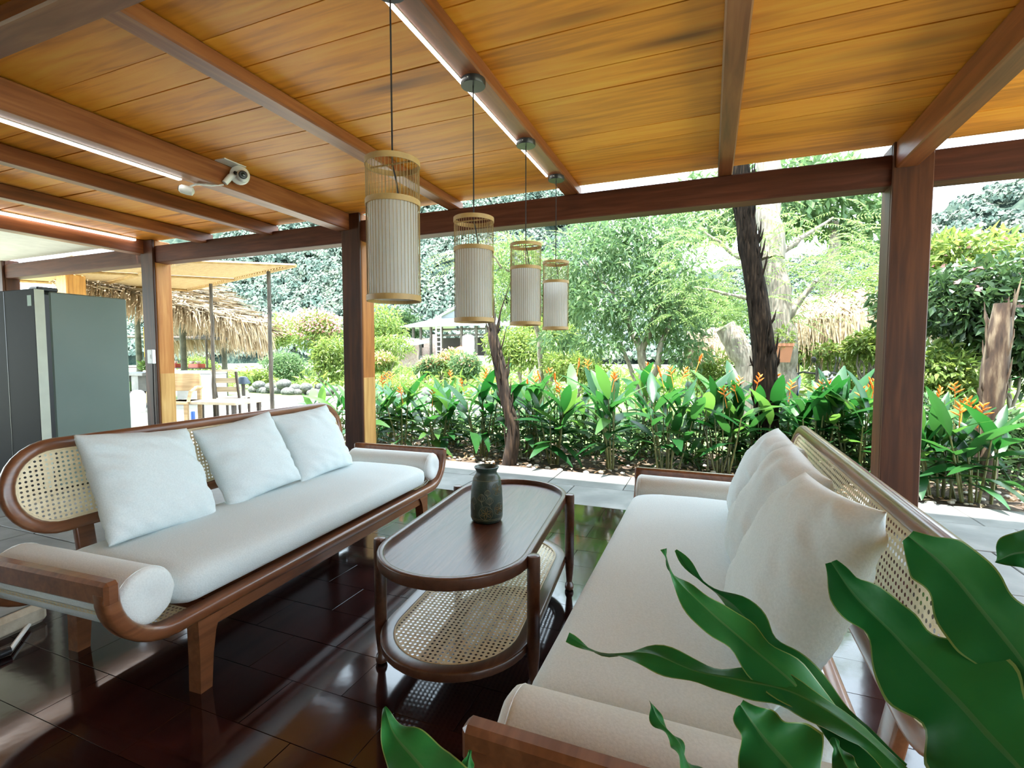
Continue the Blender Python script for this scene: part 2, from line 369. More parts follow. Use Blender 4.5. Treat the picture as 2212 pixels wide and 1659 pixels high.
beam('rafter', -2.244, -2.125, -3.1, 4.12, 2.52, 2.595, 'beam_y', 'rafter between the security camera beam and the pendant lamps')
beam('rafter', -1.15, -1.023, -3.1, 4.12, 2.52, 2.595, 'beam_y', 'rafter from which the pendant lamps hang')
beam('rafter', 0.024, 0.125, -3.1, 4.12, 2.52, 2.595, 'beam_y', 'bare rafter with bolt holes right of the pendant lamps')
beam('rafter', 1.10, 1.225, -3.1, 4.10, 2.42, 2.595, 'beam_y', 'deep ceiling beam running to the right post')
beam('rafter', 2.55, 2.67, -3.1, 4.12, 2.50, 2.595, 'beam_y', 'rafter beyond the right post')
beam('tie_beam', -6.4, -1.2, 1.148, 1.283, 2.515, 2.592, 'beam_tie', 'cross beam in the upper left corner, crossing the rafters')

def led(x0, x1, y0, y1, z0, z1, label, strength=1.8):
    t = thing('led_strip', label, 'light strip', ((x0 + x1) / 2, (y0 + y1) / 2, z1))
    w = (x1 - x0) / 2; l = (y1 - y0) / 2; h = z1 - z0
    MB().box(-w, w, -l, l, -h * 0.35, 0).build('profile', 'white_plastic', t, smooth=False)
    MB().box(-w * 0.85, w * 0.85, -l, l, -h, -h * 0.35, b=0.002).build('diffuser', emit('led_diffuser', (1, 0.97, 0.92), strength), t, smooth=False)
led(-3.475, -3.435, -1.5, 2.42, 2.418, 2.43, 'white light strip under the security camera beam')
led(-1.150, -1.132, -1.0, 3.55, 2.508, 2.52, 'thin white light strip along the pendant lamp rafter')
led(-6.408, -6.372, -1.0, 3.9, 2.562, 2.595, 'white light strip on the leftmost ceiling beam')

# ------------------------------------------------------------------ cane webbing: a sheet of cells, each with an eight-sided hole
def cane_mesh(name, inside, u0, u1, v0, v1, pitch, fmap, hole=0.265):
    nu = max(2, round((u1 - u0) / pitch)); nv = max(2, round((v1 - v0) / pitch)); du = (u1 - u0) / nu; dv = (v1 - v0) / nv
    V = []; F = []
    ang = [math.pi / 8 + k * math.pi / 4 for k in range(8)]
    for i in range(nu):
        for j in range(nv):
            cu = u0 + (i + 0.5) * du; cv = v0 + (j + 0.5) * dv
            if not inside(cu, cv): continue
            o = len(V)
            sq = [(1, .41), (.41, 1), (-.41, 1), (-1, .41), (-1, -.41), (-.41, -1), (.41, -1), (1, -.41)]
            for k in range(8): V.append(fmap(cu + sq[k][0] * du / 2, cv + sq[k][1] * dv / 2))
            for k in range(8): V.append(fmap(cu + math.cos(ang[k]) * du * hole, cv + math.sin(ang[k]) * dv * hole))
            for k in range(8):
                k2 = (k + 1) % 8; F.append((o + k, o + k2, o + 8 + k2, o + 8 + k))
            # corner pieces between the octagon and the square cell
            for k, (a, b) in zip((0, 2, 4, 6), ((1, 1), (-1, 1), (-1, -1), (1, -1))):
                V.append(fmap(cu + a * du / 2, cv + b * dv / 2)); c = len(V) - 1
                F.append((o + k, c, o + k + 1, o + k + 1))
    F = [f if f[2] != f[3] else f[:3] + (f[2],) for f in F]
    tri = []
    for a, b, c, d in F:
        if c == d: tri.append((a, b, c))
        else: tri += [(a, b, c), (a, c, d)]
    return np_mesh(name, V, tri, 'cane')
def in_stadium(hx, hy, grow=0.0):
    r = hy
    def f(u, v):
        a = max(0, abs(u) - (hx - r)); return a * a + v * v <= (r + grow) ** 2
    return f
def stadium(hx, hy, n=14):
    """outline with outward normals; long axis first"""
    r = hy; out = []
    for s0 in (0, 1):
        for k in range(n + 1):
            a = -math.pi / 2 + math.pi * k / n + (math.pi if s0 else 0)
            c = (hx - r) * (-1 if s0 else 1)
            out.append((c + r * math.cos(a), r * math.sin(a), math.cos(a), math.sin(a)))
    return out
def rrect(a, b, r=0.35, n=3):
    rr = min(a, b) * r; out = []
    for cx, cy, s0 in ((a - rr, b - rr, 0), (-a + rr, b - rr, 90), (-a + rr, -b + rr, 180), (a - rr, -b + rr, 270)):
        for k in range(n + 1):
            t = R(s0 + 90 * k / n); out.append((cx + rr * math.cos(t), cy + rr * math.sin(t)))
    return out

# ------------------------------------------------------------------ sofas
def rail_path(n=10):
    """front view of the seat rail: flat, curling up into the two arms"""
    pts = []; X1, XC, ZC0, RR = 1.115, 0.915, 0.485, 0.20
    pts.append((-X1, 0.492, 1, 0))
    for k in range(n + 1):
        a = math.pi + (math.pi / 2) * k / n
        pts.append((-XC + RR * math.cos(a), ZC0 + RR * math.sin(a), -math.cos(a), -math.sin(a)))
    for k in range(n + 1):
        a = -math.pi / 2 + (math.pi / 2) * k / n
        pts.append((XC + RR * math.cos(a), ZC0 + RR * math.sin(a), -math.cos(a), -math.sin(a)))
    pts.append((X1, 0.492, -1, 0))
    return pts                                  # x, z, inward normal (x, z)
def make_sofa(loc, rotz, label):
    t = thing('cane_sofa', label, 'sofa', loc, rotz)
    path = rail_path()
    sec = rrect(0.024, 0.033, 0.7)
    for yy, nm in ((0.0, 'seat_rail'), (0.70, 'seat_rail')):
        MB().sweep([((x, yy, z), (nx, 0, nz), (0, 1, 0)) for x, z, nx, nz in path], sec).build(nm, 'sofa_wood', t, angle=60)
    for sx in (-1, 1):
        MB().box(sx * 1.115 - 0.0225, sx * 1.115 + 0.0225, -0.034, 0.734, 0.456, 0.530, b=0.010).build('arm_bar', 'sofa_wood', t, smooth=False)
        # cane curling from the arm bar down under the bolster
        ps = path if sx < 0 else path[::-1]; ps = ps[:12]
        ln = [0.0]
        for k in range(1, len(ps)): ln.append(ln[-1] + math.hypot(ps[k][0] - ps[k - 1][0], ps[k][1] - ps[k - 1][1]))
        ext = 0.16
        def cm(u, v, ps=ps, ln=ln, sx=sx):
            if u >= ln[-1]: return (ps[-1][0] - sx * (u - ln[-1]), v, ps[-1][1] + 0.006)
            k = 0
            while k < len(ln) - 2 and ln[k + 1] < u: k += 1
            f = (u - ln[k]) / max(1e-6, ln[k + 1] - ln[k])
            x = lerp(ps[k][0], ps[k + 1][0], f); z = lerp(ps[k][1], ps[k + 1][1], f)
            return (x + lerp(ps[k][2], ps[k + 1][2], f) * 0.006, v, z + lerp(ps[k][3], ps[k + 1][3], f) * 0.006)
        link('arm_cane', cane_mesh('arm_cane', lambda u, v: True, 0.09, ln[-1] + ext, 0.025, 0.675, 0.0175, cm), t)
        MB().box(sx * 0.79 - 0.035, sx * 0.79 + 0.035, 0.03, 0.67, 0.268, 0.292, b=0.004).build('seat_bearer', 'sofa_wood', t, smooth=False)
    MB().box(-0.76, 0.76, 0.03, 0.67, 0.272, 0.296, b=0.004).build('seat_board', 'sofa_wood', t, smooth=False)
    for yy, s in ((0.0, 1), (0.70, -1)):
        lx = 0.81 if s > 0 else 0.78
        MB().box(-lx + 0.03, lx - 0.03, yy - 0.016, yy + 0.016, 0.212, 0.263, b=0.004).build('apron', 'sofa_wood', t, smooth=False)
        for sx in (-1, 1):
            x0 = sx * lx; rings = []
            for z, w, dx in ((0.0, 0.023, 0.012), (0.12, 0.027, 0.006), (0.20, 0.034, 0.0), (0.235, 0.041, -0.006), (0.264, 0.052, -0.016)):
                rings.append([(x0 + sx * dx + a * w, yy + b * 0.028, z) for a, b in ((-1, -1), (1, -1), (1, 1), (-1, 1))])
            MB().loft(rings).build('leg', 'sofa_wood', t, smooth=False)
    # back: a long rounded frame, leaning a little
    vb, vt, yb, yt = 0.485, 0.865, 0.735, 0.80
    hx, hy = 0.985, (vt - vb) / 2; zc = (vb + vt) / 2; yc = (yb + yt) / 2; sl = (yt - yb) / (vt - vb)
    k = math.sqrt(1 + sl * sl); vax = (0, sl / k, 1 / k); nax = (0, 1 / k, -sl / k)
    def bp(u, v, n=0.0): return (u, yc + v * vax[1] + n * nax[1], zc + v * vax[2] + n * nax[2])
    out = stadium(hx - 0.022, hy - 0.022, 16)
    MB().sweep([(bp(u, v), (nu, nv * vax[1], nv * vax[2]), nax) for u, v, nu, nv in out], rrect(0.024, 0.020, 0.8), closed=True).build('back_frame', 'sofa_wood', t, angle=60)
    MB().sweep([(bp(u - nu * 0.026, v - nv * 0.026, -0.008), (nu, nv * vax[1], nv * vax[2]), nax) for u, v, nu, nv in out], rrect(0.004, 0.004, 0.9), closed=True).build('cane_beading', 'cane', t, angle=60)
    link('back_cane', cane_mesh('back_cane', in_stadium(hx - 0.044, hy - 0.044, 0.012), -hx, hx, -hy, hy, 0.0185, lambda u, v: bp(u, v, -0.004)), t)
    for sx in (-1, 1):
        MB().sweep([((sx * 0.735, 0.70, 0.262), (1, 0, 0), (0, 1, 0)), ((sx * 0.735, 0.722, 0.40), (1, 0, 0), (0, 1, 0)), ((sx * 0.735, 0.742, 0.515), (1, 0, 0), (0, 1, 0))], rrect(0.034, 0.015, 0.4)).build('back_post', 'sofa_wood', t, angle=50)
    return t
def puff(u, v): return max(0.0, 1 - abs(u) ** 2.6) ** 0.5 * max(0.0, 1 - abs(v) ** 2.6) ** 0.5
def pillow_mesh(name, w, h, th, mat, seed, wrink=0.032):
    n = 44; V = []; F = []; idx = {}
    for side in (1, -1):
        for i in range(n + 1):
            for j in range(n + 1):
                edge = i in (0, n) or j in (0, n)
                if side == -1 and edge: idx[(side, i, j)] = idx[(1, i, j)]; continue
                u = math.sin((i / n - 0.5) * math.pi); v = math.sin((j / n - 0.5) * math.pi)
                u = lerp(u, (i / n) * 2 - 1, 0.45); v = lerp(v, (j / n) * 2 - 1, 0.45)
                pin = 1 - 0.075 * (1 - v * v) * abs(u) ** 4 if True else 1
                x = u * w / 2 * (1 - 0.055 * (1 - v * v) * u * u); z = v * h / 2 * (1 - 0.055 * (1 - u * u) * v * v)
                d = th / 2 * puff(u, v)
                q = Vector((x * 4 + seed * 3.7, z * 9, seed)); fall = min(1.0, 1.6 * max(abs(u), abs(v)) ** 2)
                d += (0.0 if edge else 1.0) * wrink * (0.4 + fall) * (mnoise.noise(q) * 0.25 + 0.42 * mnoise.noise(Vector((x * 11 + seed, z * 26 + x * 14, seed * 2)))) * puff(u, v) ** 0.5
                # soft fold lines running in from the corners and the side
                d -= (0.0 if edge else 1.0) * wrink * 0.75 * max(0, mnoise.noise(Vector((x * 3 - z * 2, (z + 0.35 * x) * 22, seed * 5)))) * abs(u) * puff(u, v) ** 0.5
                V.append((x, side * d if not edge else 0, z)); idx[(side, i, j)] = len(V) - 1
    for side in (1, -1):
        for i in range(n):
            for j in range(n):
                F.append((idx[(side, i, j)], idx[(side, i + 1, j)], idx[(side, i + 1, j + 1)], idx[(side, i, j + 1)]))
    mb = MB(); mb.add(V, F); return mb.mesh(name, mat, True, 180)
def seat_cushion_mesh(hx, y0, y1, z0, z1, mat, seed):
    n = 60; m = 28; rings = []
    yc, zc, hy, hz = (y0 + y1) / 2, (z0 + z1) / 2, (y1 - y0) / 2, (z1 - z0) / 2
    for i in range(n + 1):
        u = -1 + 2 * i / n; e = 1.0
        d = (1 - abs(u)) * hx
        if d < 0.085: e = math.sqrt(max(0.0, 1 - ((0.085 - d) / 0.085) ** 2))
        ring = []
        for k in range(m):
            a = 2 * math.pi * k / m; c, s = math.cos(a), math.sin(a)
            yy = math.copysign(abs(c) ** 0.42, c) * (hy - 0.085 * (1 - e)); zz = math.copysign(abs(s) ** 0.52, s) * hz * (0.12 + 0.88 * e)
            x = u * hx; w = 0.0035 * mnoise.noise(Vector((x * 5, yy * 5 + seed, zz * 9)))
            ring.append((x, yc + yy, zc + zz + (w if s > -0.2 else 0) + 0.006 * (1 - (yy / hy) ** 2) * (1 if s > 0 else 0)))
        rings.append(ring)
    return MB().loft(rings).mesh('seat_cushion', mat, True, 60)
def bolster_mesh(r, l, mat, seed):
    m = 32
    ys = [(-l / 2 - 0.004, 0.012), (-l / 2 - 0.009, 0.035), (-l / 2 - 0.010, r * 0.6), (-l / 2 - 0.006, r * 0.85), (-l / 2 + 0.002, r * 0.945), (-l / 2 + 0.012, r * 0.985), (-l / 2 + 0.03, r)]
    half = ys; mid = [(-l / 2 + 0.04 + (l - 0.08) * k / 16, r) for k in range(1, 16)]
    full = half + mid + [(-y, q) for y, q in half[::-1]]
    rings = []
    for y, q in full:
        ring = []
        for k in range(m):
            a = 2 * math.pi * k / m
            pl = 1 + 0.02 * math.sin(9 * a + seed) * (1 if abs(y) > l / 2 - 0.02 else 0) + 0.012 * mnoise.noise(Vector((math.cos(a) * 2, math.sin(a) * 2, y * 4 + seed)))
            ring.append((q * pl * math.cos(a), y, q * pl * math.sin(a)))
        rings.append(ring)
    return MB().loft(rings).mesh('bolster', mat, True, 60)
def ring_y(r, y, rad, n=32):
    return [(r * math.cos(2 * math.pi * k / n), y, r * math.sin(2 * math.pi * k / n)) for k in range(n)]
SOFAS = {}
def dress(loc, rotz, side, pill):
    M4 = Matrix.Translation(Vector(loc)) @ Matrix.Rotation(rotz, 4, 'Z')
    def place(o, x, y, z, extra=None):
        m = M4 @ Matrix.Translation(Vector((x, y, z)))
        if extra: m = m @ extra
        o.matrix_world = m
    o = link('seat_cushion', seat_cushion_mesh(0.90, -0.012, 0.655, 0.306, 0.452, 'linen', 1 if side == 'left' else 4)); place(o, 0, 0, 0)
    tag(o, f'long off-white seat cushion on the {side} sofa', 'cushion')
    for sx, lab in pill['bol']:
        b = thing('bolster', lab, 'bolster'); place(b, sx * 0.992, 0.335, 0.418)
        cv = link('cover', bolster_mesh(0.096, 0.66, 'bolster', sx * 2 + (3 if side == 'left' else 0)), b)
        for s2 in (-1, 1):
            MB().tube(ring_y(0.0955, s2 * 0.316, 0.002), 0.0016, 5, closed=True).build('seam', 'bolster', cv)
    for k, (x, y, z, lean, yaw, roll, sz, lab) in enumerate(pill['pil']):
        pl = thing('throw_pillow', lab, 'pillow')
        place(pl, x, y, z, Euler((R(-lean), R(roll), R(yaw))).to_matrix().to_4x4())
        cv = link('cover', pillow_mesh('cover', sz, sz * 0.94, 0.19 if side == 'left' else 0.215, 'linen', k * 3 + (1 if side == 'left' else 11)), pl)
        h = sz / 2 - 0.004
        MB().tube([(-h * .93, 0, -h * .84), (0, 0.0, -h * 0.865), (h * .93, 0, -h * .84)], 0.0022, 5).build('seam', 'linen', cv)
LS = ((-1.729, 2.003, 0), R(93.4)); RS = ((-0.372, 1.90, 0), R(-90.0))
make_sofa(*LS, 'long cane and walnut sofa on the left, facing the coffee table')
make_sofa(*RS, 'long cane and walnut sofa on the right, nearest the camera')
# local x of the left sofa runs away from the camera, of the right sofa towards it
dress(*LS, 'left', dict(bol=[(-1, 'cream bolster in the near arm of the left sofa'), (1, 'cream bolster in the far arm of the left sofa')],
    pil=[(-0.555, 0.575, 0.652, 27, 3, 5, 0.505, 'off-white pillow on the left sofa nearest the camera'),
         (-0.015, 0.585, 0.648, 26, -3, -6, 0.475, 'middle off-white pillow on the left sofa'),
         (0.475, 0.575, 0.650, 26, -2, -3, 0.475, 'off-white pillow on the left sofa farthest from the camera')]))
dress(*RS, 'right', dict(bol=[(1, 'cream bolster in the near arm of the right sofa'), (-1, 'cream bolster in the far arm of the right sofa')],
    pil=[(0.50, 0.575, 0.655, 25, 7, -4, 0.51, 'off-white pillow on the right sofa, nearest the large green leaves'),
         (0.02, 0.585, 0.650, 26, 4, 3, 0.49, 'middle off-white pillow on the right sofa'),
         (-0.46, 0.60, 0.648, 24, 4, 2, 0.48, 'off-white pillow at the far end of the right sofa')]))

# ------------------------------------------------------------------ coffee table and vase
TL, TR = (-0.908, 1.982, 0), R(6.0)
tb = thing('coffee_table', 'oval walnut coffee table with a cane lower shelf', 'coffee table', TL, TR)
def plate(hx, hy, z0, z1, rin=None):
    """long axis along local y"""
    o = [(v, u) for u, v, _, _ in stadium(hx, hy, 20)]
    return o
oo = stadium(0.66, 0.288, 20)
MB().loft([[(v, u, 0.455) for u, v, _, _ in stadium(0.65, 0.278, 20)], [(v, u, 0.47) for u, v, _, _ in stadium(0.65, 0.278, 20)]]).build('tabletop', 'table_top', tb, angle=50)
MB().sweep([((v, u, 0.4705), (nv, nu, 0), (0, 0, 1)) for u, v, nu, nv in stadium(0.648, 0.276, 20)], rrect(0.0125, 0.0215, 0.5), closed=True).build('rim', 'table_wood', tb, angle=50)
MB().sweep([((v, u, 0.155), (nv, nu, 0), (0, 0, 1)) for u, v, nu, nv in stadium(0.62, 0.262, 20)], rrect(0.026, 0.017, 0.4), closed=True).build('shelf_frame', 'table_wood', tb, angle=50)
MB().sweep([((v, u, 0.168), (nv, nu, 0), (0, 0, 1)) for u, v, nu, nv in stadium(0.594, 0.236, 20)], rrect(0.004, 0.004, 0.9), closed=True).build('cane_beading', 'cane', tb, angle=60)
_ins = in_stadium(0.592, 0.234, 0.012)
link('shelf_cane', cane_mesh('shelf_cane', lambda u, v: _ins(v, u), -0.27, 0.27, -0.63, 0.63, 0.0195, lambda u, v: (u, v, 0.1655)), tb)
for sx in (-1, 1):
    for sy in (-1, 1):
        MB().lathe([(0.012, 0.0), (0.021, 0.006), (0.023, 0.018), (0.020, 0.032), (0.0145, 0.042), (0.0150, 0.05), (0.0185, 0.085), (0.0225, 0.13), (0.0235, 0.2), (0.0235, 0.487), (0.0215, 0.496), (0.012, 0.4985)], 20, (sx * 0.305, sy * 0.40, 0)).build('leg', 'table_wood', tb, angle=50)
        for zz in (0.468, 0.155):
            MB().tube([(sx * 0.284, sy * 0.385, zz), (sx * 0.305, sy * 0.40, zz)], 0.008, 8).build('peg', 'table_wood', tb)

MT['vase'] = noise_mat('green_glazed_ceramic', [(0.3, (0.018, 0.032, 0.026)), (0.55, (0.035, 0.062, 0.050)), (0.75, (0.06, 0.10, 0.085))], scale=30, rough=0.32, bump=0.12, bscale=160)
MT['vase_line'] = plain('pale_incised_line', (0.16, 0.17, 0.11), 0.5)
MT['vase_flower'] = plain('ochre_painted_petal', (0.17, 0.125, 0.045), 0.5)
vase = thing('vase', 'dark green glazed vase with incised lotus flowers', 'vase', (-0.905, 1.965, 0.470))
vp = [(0.030, 0.0), (0.058, 0.0), (0.066, 0.008), (0.0705, 0.022), (0.0715, 0.06), (0.0705, 0.10), (0.068, 0.14), (0.0645, 0.17), (0.059, 0.192), (0.050, 0.206), (0.0455, 0.214), (0.0455, 0.222), (0.050, 0.231), (0.0545, 0.238), (0.0545, 0.2415), (0.050, 0.243), (0.044, 0.236), (0.039, 0.222), (0.040, 0.20), (0.05, 0.17), (0.055, 0.1), (0.05, 0.02), (0.02, 0.01)]
MB().lathe(vp, 40).build('body', 'vase', vase, angle=60)
def vr(z):
    for (r0, z0), (r1, z1) in zip(vp[1:14], vp[2:15]):
        if z0 <= z <= z1: return lerp(r0, r1, (z - z0) / max(1e-6, z1 - z0))
    return 0.07
def on_vase(a, z, off=0.0006): r = vr(z) + off; return (r * math.cos(a), r * math.sin(a), z)
# the side towards the camera
fa = math.atan2(-1.965, 0.905)
def vcurve(pts, mat='vase_line', rad=0.0009, nm='incised_line'):
    q = catmull([(a, z, 0) for a, z in pts], max(8, 6 * len(pts)))
    MB().tube([on_vase(fa + p_[0], p_[1]) for p_ in q], rad, 5).build(nm, mat, vase)
for z in (0.018, 0.024, 0.188, 0.19): 
    MB().tube([on_vase(2 * math.pi * k / 40, z, 0.0003) for k in range(40)], 0.0008, 5, closed=True).build('incised_line', 'vase_line', vase)
def flower(a0, z0, s, petals=6, mat='vase_line'):
    vcurve([(a0 + s / 0.07 * math.cos(t), z0 + s * math.sin(t)) for t in [2 * math.pi * k / 12 for k in range(13)]], mat)
    for k in range(petals):
        t = 2 * math.pi * k / petals + 0.4
        vcurve([(a0, z0), (a0 + 0.5 * s / 0.07 * math.cos(t - .35), z0 + 0.5 * s * math.sin(t - .35)), (a0 + 0.85 * s / 0.07 * math.cos(t), z0 + 0.85 * s * math.sin(t)), (a0 + 0.5 * s / 0.07 * math.cos(t + .35), z0 + 0.5 * s * math.sin(t + .35)), (a0, z0)], 'vase_flower', 0.0011, 'petal')
flower(-0.05, 0.052, 0.030); flower(0.85, 0.066, 0.026, 5); flower(0.75, 0.152, 0.028, 5)
def bud(a0, z0, s):
    for w in (0.0, 0.5, 1.0):
        vcurve([(a0, z0 - s), (a0 + w * s / 0.075, z0 - 0.1 * s), (a0, z0 + s), (a0 - w * s / 0.075, z0 - 0.1 * s), (a0, z0 - s)])
    vcurve([(a0, z0 - s), (a0 + 0.05, z0 - 2 * s)])
bud(-0.32, 0.118, 0.018); bud(0.18, 0.105, 0.017); bud(0.05, 0.14, 0.014); bud(-0.9, 0.10, 0.018)

# ------------------------------------------------------------------ pendant lamps
MT['paper'] = None
m, nt, b = base_mat('white_paper_shade'); b.inputs['Base Color'].default_value = (0.90, 0.90, 0.88, 1); b.inputs['Roughness'].default_value = 0.7
tr = nd(nt, 'ShaderNodeBsdfTranslucent'); tr.inputs[0].default_value = (0.93, 0.92, 0.9, 1); mx = nd(nt, 'ShaderNodeMixShader'); mx.inputs[0].default_value = 0.72
nt.links.new(b.outputs[0], mx.inputs[1]); nt.links.new(tr.outputs[0], mx.inputs[2]); nt.links.new(mx.outputs[0], nt.nodes['Material Output'].inputs[0])
MT['paper'] = m
SLAT = MB().box(-0.0008, 0.0008, -0.0008, 0.0008, 0, 0.497).mesh('slat', noise_mat('bamboo_slat', [(0.3, (0.24, 0.15, 0.05)), (0.7, (0.36, 0.23, 0.08))], scale=14, rough=.5), smooth=False)
def band(r, h, th=0.004):
    return MB().lathe([(r, -h / 2), (r + th, -h / 2), (r + th, h / 2), (r, h / 2), (r, -h / 2)], 40, cap=False).mesh('band', 'bamboo', True, 40)
BAND = band(0.095, 0.020)
for k, (py, zt, lab) in enumerate([(1.548, 1.903, 'nearest and largest-looking bamboo slat pendant lamp'), (2.215, 1.868, 'second bamboo slat pendant lamp from the camera'), (2.95, 1.895, 'third bamboo slat pendant lamp from the camera'), (3.60, 1.898, 'farthest and smallest-looking bamboo slat pendant lamp')]):
    t = thing('pendant_lamp', lab, 'pendant lamp', (-1.085, py, zt - 0.505))
    for z in (0.010, 0.352, 0.495): link('band', BAND, t, (0, 0, z))
    for q in range(46):
        a = 2 * math.pi * q / 46
        link('slat', SLAT, t, (0.0955 * math.cos(a), 0.0955 * math.sin(a), 0.004), a)
    MB().lathe([(0.0895, 0.012), (0.0895, 0.345), (0.0885, 0.345), (0.0885, 0.012), (0.0895, 0.012)], 40, cap=False).build('paper_shade', 'paper', t)
    MB().tube([(-0.092, 0, 0.495), (0.092, 0, 0.495)], 0.0035, 6).build('cross_bar', 'bamboo', t)
    top = 2.52 - (zt - 0.505)
    MB().tube([(0, 0, top - 0.03), (0, 0, 0.52), (0.0, 0, 0.49), (0.012, 0.004, 0.44), (0.02, 0.006, 0.38), (0.018, 0.004, 0.30)], 0.0032, 6).build('cord', 'cord', t)
    sk = MB().lathe([(0.005, 0.20), (0.018, 0.20), (0.02, 0.22), (0.018, 0.30), (0.008, 0.315)], 16, (0.018, 0.004, 0)).build('socket', 'black', t)
    MB().lathe([(0.004, 0.11), (0.022, 0.125), (0.03, 0.15), (0.026, 0.18), (0.014, 0.20)], 16, (0.018, 0.004, 0)).build('bulb', 'white_plastic', sk)
    cn = MB().lathe([(0.004, top - 0.03), (0.057, top - 0.03), (0.0595, top - 0.027), (0.0595, top)], 32).build('canopy', 'black', t)
    MB().sphere((0.0, -0.0595, top - 0.014), 0.0032, 8, 5).build('screw', 'white_plastic', cn)

# ------------------------------------------------------------------ security camera on the deep beam
sc = thing('security_camera', 'white twin-lens security camera under the ceiling beam', 'security camera', (-3.31, 2.74, 2.44))
MB().box(-0.01, 0.09, -0.16, 0.02, 0.15, 0.158, b=0.002).build('mounting_plate', 'white_plastic', sc, smooth=False)
MB().tube([(0.01, -0.10, 0.01), (0.03, -0.07, 0.06), (0.05, -0.03, 0.09)], [0.02, 0.022, 0.024], 10).build('bracket', 'white_plastic', sc)
vdir = Vector((0.55, -0.83, -0.05)).normalized()
def along(p, d, prof, n=24):
    q = Vector(d).to_track_quat('Z', 'Y'); mb = MB(); mb.lathe(prof, n); mb.v = [tuple(Vector(p) + q @ Vector(v)) for v in mb.v]; return mb
along((0.065, -0.02, 0.085), vdir, [(0.03, -0.03), (0.062, -0.028), (0.068, -0.01), (0.066, 0.008), (0.045, 0.02), (0.01, 0.022)]).build('housing', 'white_plastic', sc)
hd = Vector((0.065, -0.02, 0.085)) + vdir * 0.04 + Vector((0.025, 0.02, -0.012))
MB().sphere(hd, 0.04, 18, 12).build('camera_head', 'white_plastic', sc)
hv = Vector((0.8, -0.58, -0.12)).normalized()
lr = along(hd + hv * 0.027, hv, [(0.004, 0.0), (0.028, 0.0), (0.029, 0.01), (0.024, 0.015), (0.01, 0.016)]).build('lens_ring', 'black', sc)
along(hd + hv * 0.042, hv, [(0.002, 0.0), (0.014, 0.0), (0.013, 0.005), (0.005, 0.007)]).build('lens', plain('dark_lens_glass', (0.01, 0.018, 0.014), 0.08), lr)
along(hd + Vector((-0.03, -0.03, 0.012)), Vector((0.2, -1, -0.05)), [(0.002, 0.0), (0.012, 0.0), (0.012, 0.012), (0.004, 0.014)]).build('sensor', 'black', sc)
MB().tube([(0.0, -0.10, 0.0), (-0.05, -0.16, -0.02), (-0.10, -0.22, -0.022)], 0.006, 6).build('cable_arm', 'white_plastic', sc)
sc2 = thing('security_camera', 'small white camera hanging left of the twin-lens camera', 'security camera', (-3.47, 2.47, 2.37))
along((0, 0, 0), Vector((-0.55, -0.6, 0.15)), [(0.01, -0.05), (0.028, -0.04), (0.032, -0.01), (0.030, 0.03), (0.02, 0.042)]).build('housing', 'white_plastic', sc2)
along(Vector((-0.55, -0.6, 0.15)).normalized() * 0.04, Vector((-0.55, -0.6, 0.15)), [(0.002, 0.0), (0.02, 0.0), (0.019, 0.006), (0.006, 0.008)]).build('lens', 'black', sc2)
MB().tube([(0.0, 0.01, 0.02), (0.03, 0.05, 0.05), (0.08, 0.1, 0.058)], 0.007, 6).build('bracket', 'white_plastic', sc2)

# ------------------------------------------------------------------ garden: leaf generators
MT['leaf_mid'] = leafmat('leaf_mid_green', [(0.056, 0.120, 0.048), (0.104, 0.184, 0.072), (0.160, 0.240, 0.104)], 0.4)
MT['leaf_lime'] = leafmat('leaf_lime', [(0.0966, 0.1656, 0.0350), (0.1454, 0.2134, 0.0488), (0.2070, 0.2622, 0.0690)], 0.4)
MT['leaf_pale'] = leafmat('leaf_feathery', [(0.104, 0.184, 0.056), (0.160, 0.248, 0.080), (0.208, 0.288, 0.104)], 0.45)
MT['leaf_dark'] = leafmat('leaf_dark_glossy', [(0.0240, 0.0560, 0.0208), (0.0416, 0.0840, 0.0304), (0.0680, 0.1240, 0.0400)], 0.3, 0.35)
MT['petal_pink'] = leafmat('pink_blossom', [(0.55, 0.20, 0.22), (0.66, 0.34, 0.34), (0.72, 0.46, 0.42)], 0.3)
MT['petal_peach'] = leafmat('peach_blossom', [(0.60, 0.30, 0.16), (0.70, 0.42, 0.24)], 0.3)
MT['heli'] = leafmat('heliconia_leaf', [(0.0105, 0.0608, 0.0155), (0.0167, 0.0843, 0.0192), (0.0267, 0.1054, 0.0236)], 0.42, 0.32, island=False)
MT['heli_lime'] = leafmat('heliconia_young_leaf', [(0.0448, 0.1280, 0.0256), (0.0704, 0.1664, 0.0320)], 0.45, 0.35, island=False)
MT['heli_stem'] = noise_mat('heliconia_stem', [(0.3, (0.07, 0.09, 0.025)), (0.7, (0.20, 0.19, 0.06))], scale=6, rough=0.5)
MT['orange'] = leafmat('orange_bract', [(0.75, 0.25, 0.03), (0.85, 0.36, 0.05)], 0.25)
MT['bark'] = noise_mat('grey_bark', [(0.3, (0.10, 0.08, 0.06)), (0.55, (0.22, 0.19, 0.15)), (0.75, (0.36, 0.32, 0.26))], scale=9, stretch=(3, 3, 0.6), rough=0.9, bump=0.8, detail=7)
MT['bark_dark'] = noise_mat('shaggy_dark_bark', [(0.3, (0.004, 0.003, 0.002)), (0.55, (0.013, 0.009, 0.006)), (0.75, (0.04, 0.027, 0.017))], scale=11, stretch=(5, 5, 0.6), rough=0.95, bump=1.0, detail=6, spec=0.08)
MT['bark_brown'] = noise_mat('weathered_stump', [(0.3, (0.025, 0.015, 0.010)), (0.5, (0.075, 0.045, 0.027)), (0.68, (0.22, 0.165, 0.105)), (0.8, (0.06, 0.035, 0.02))], scale=6, stretch=(4, 4, 0.7), rough=0.9, bump=0.9, detail=7)
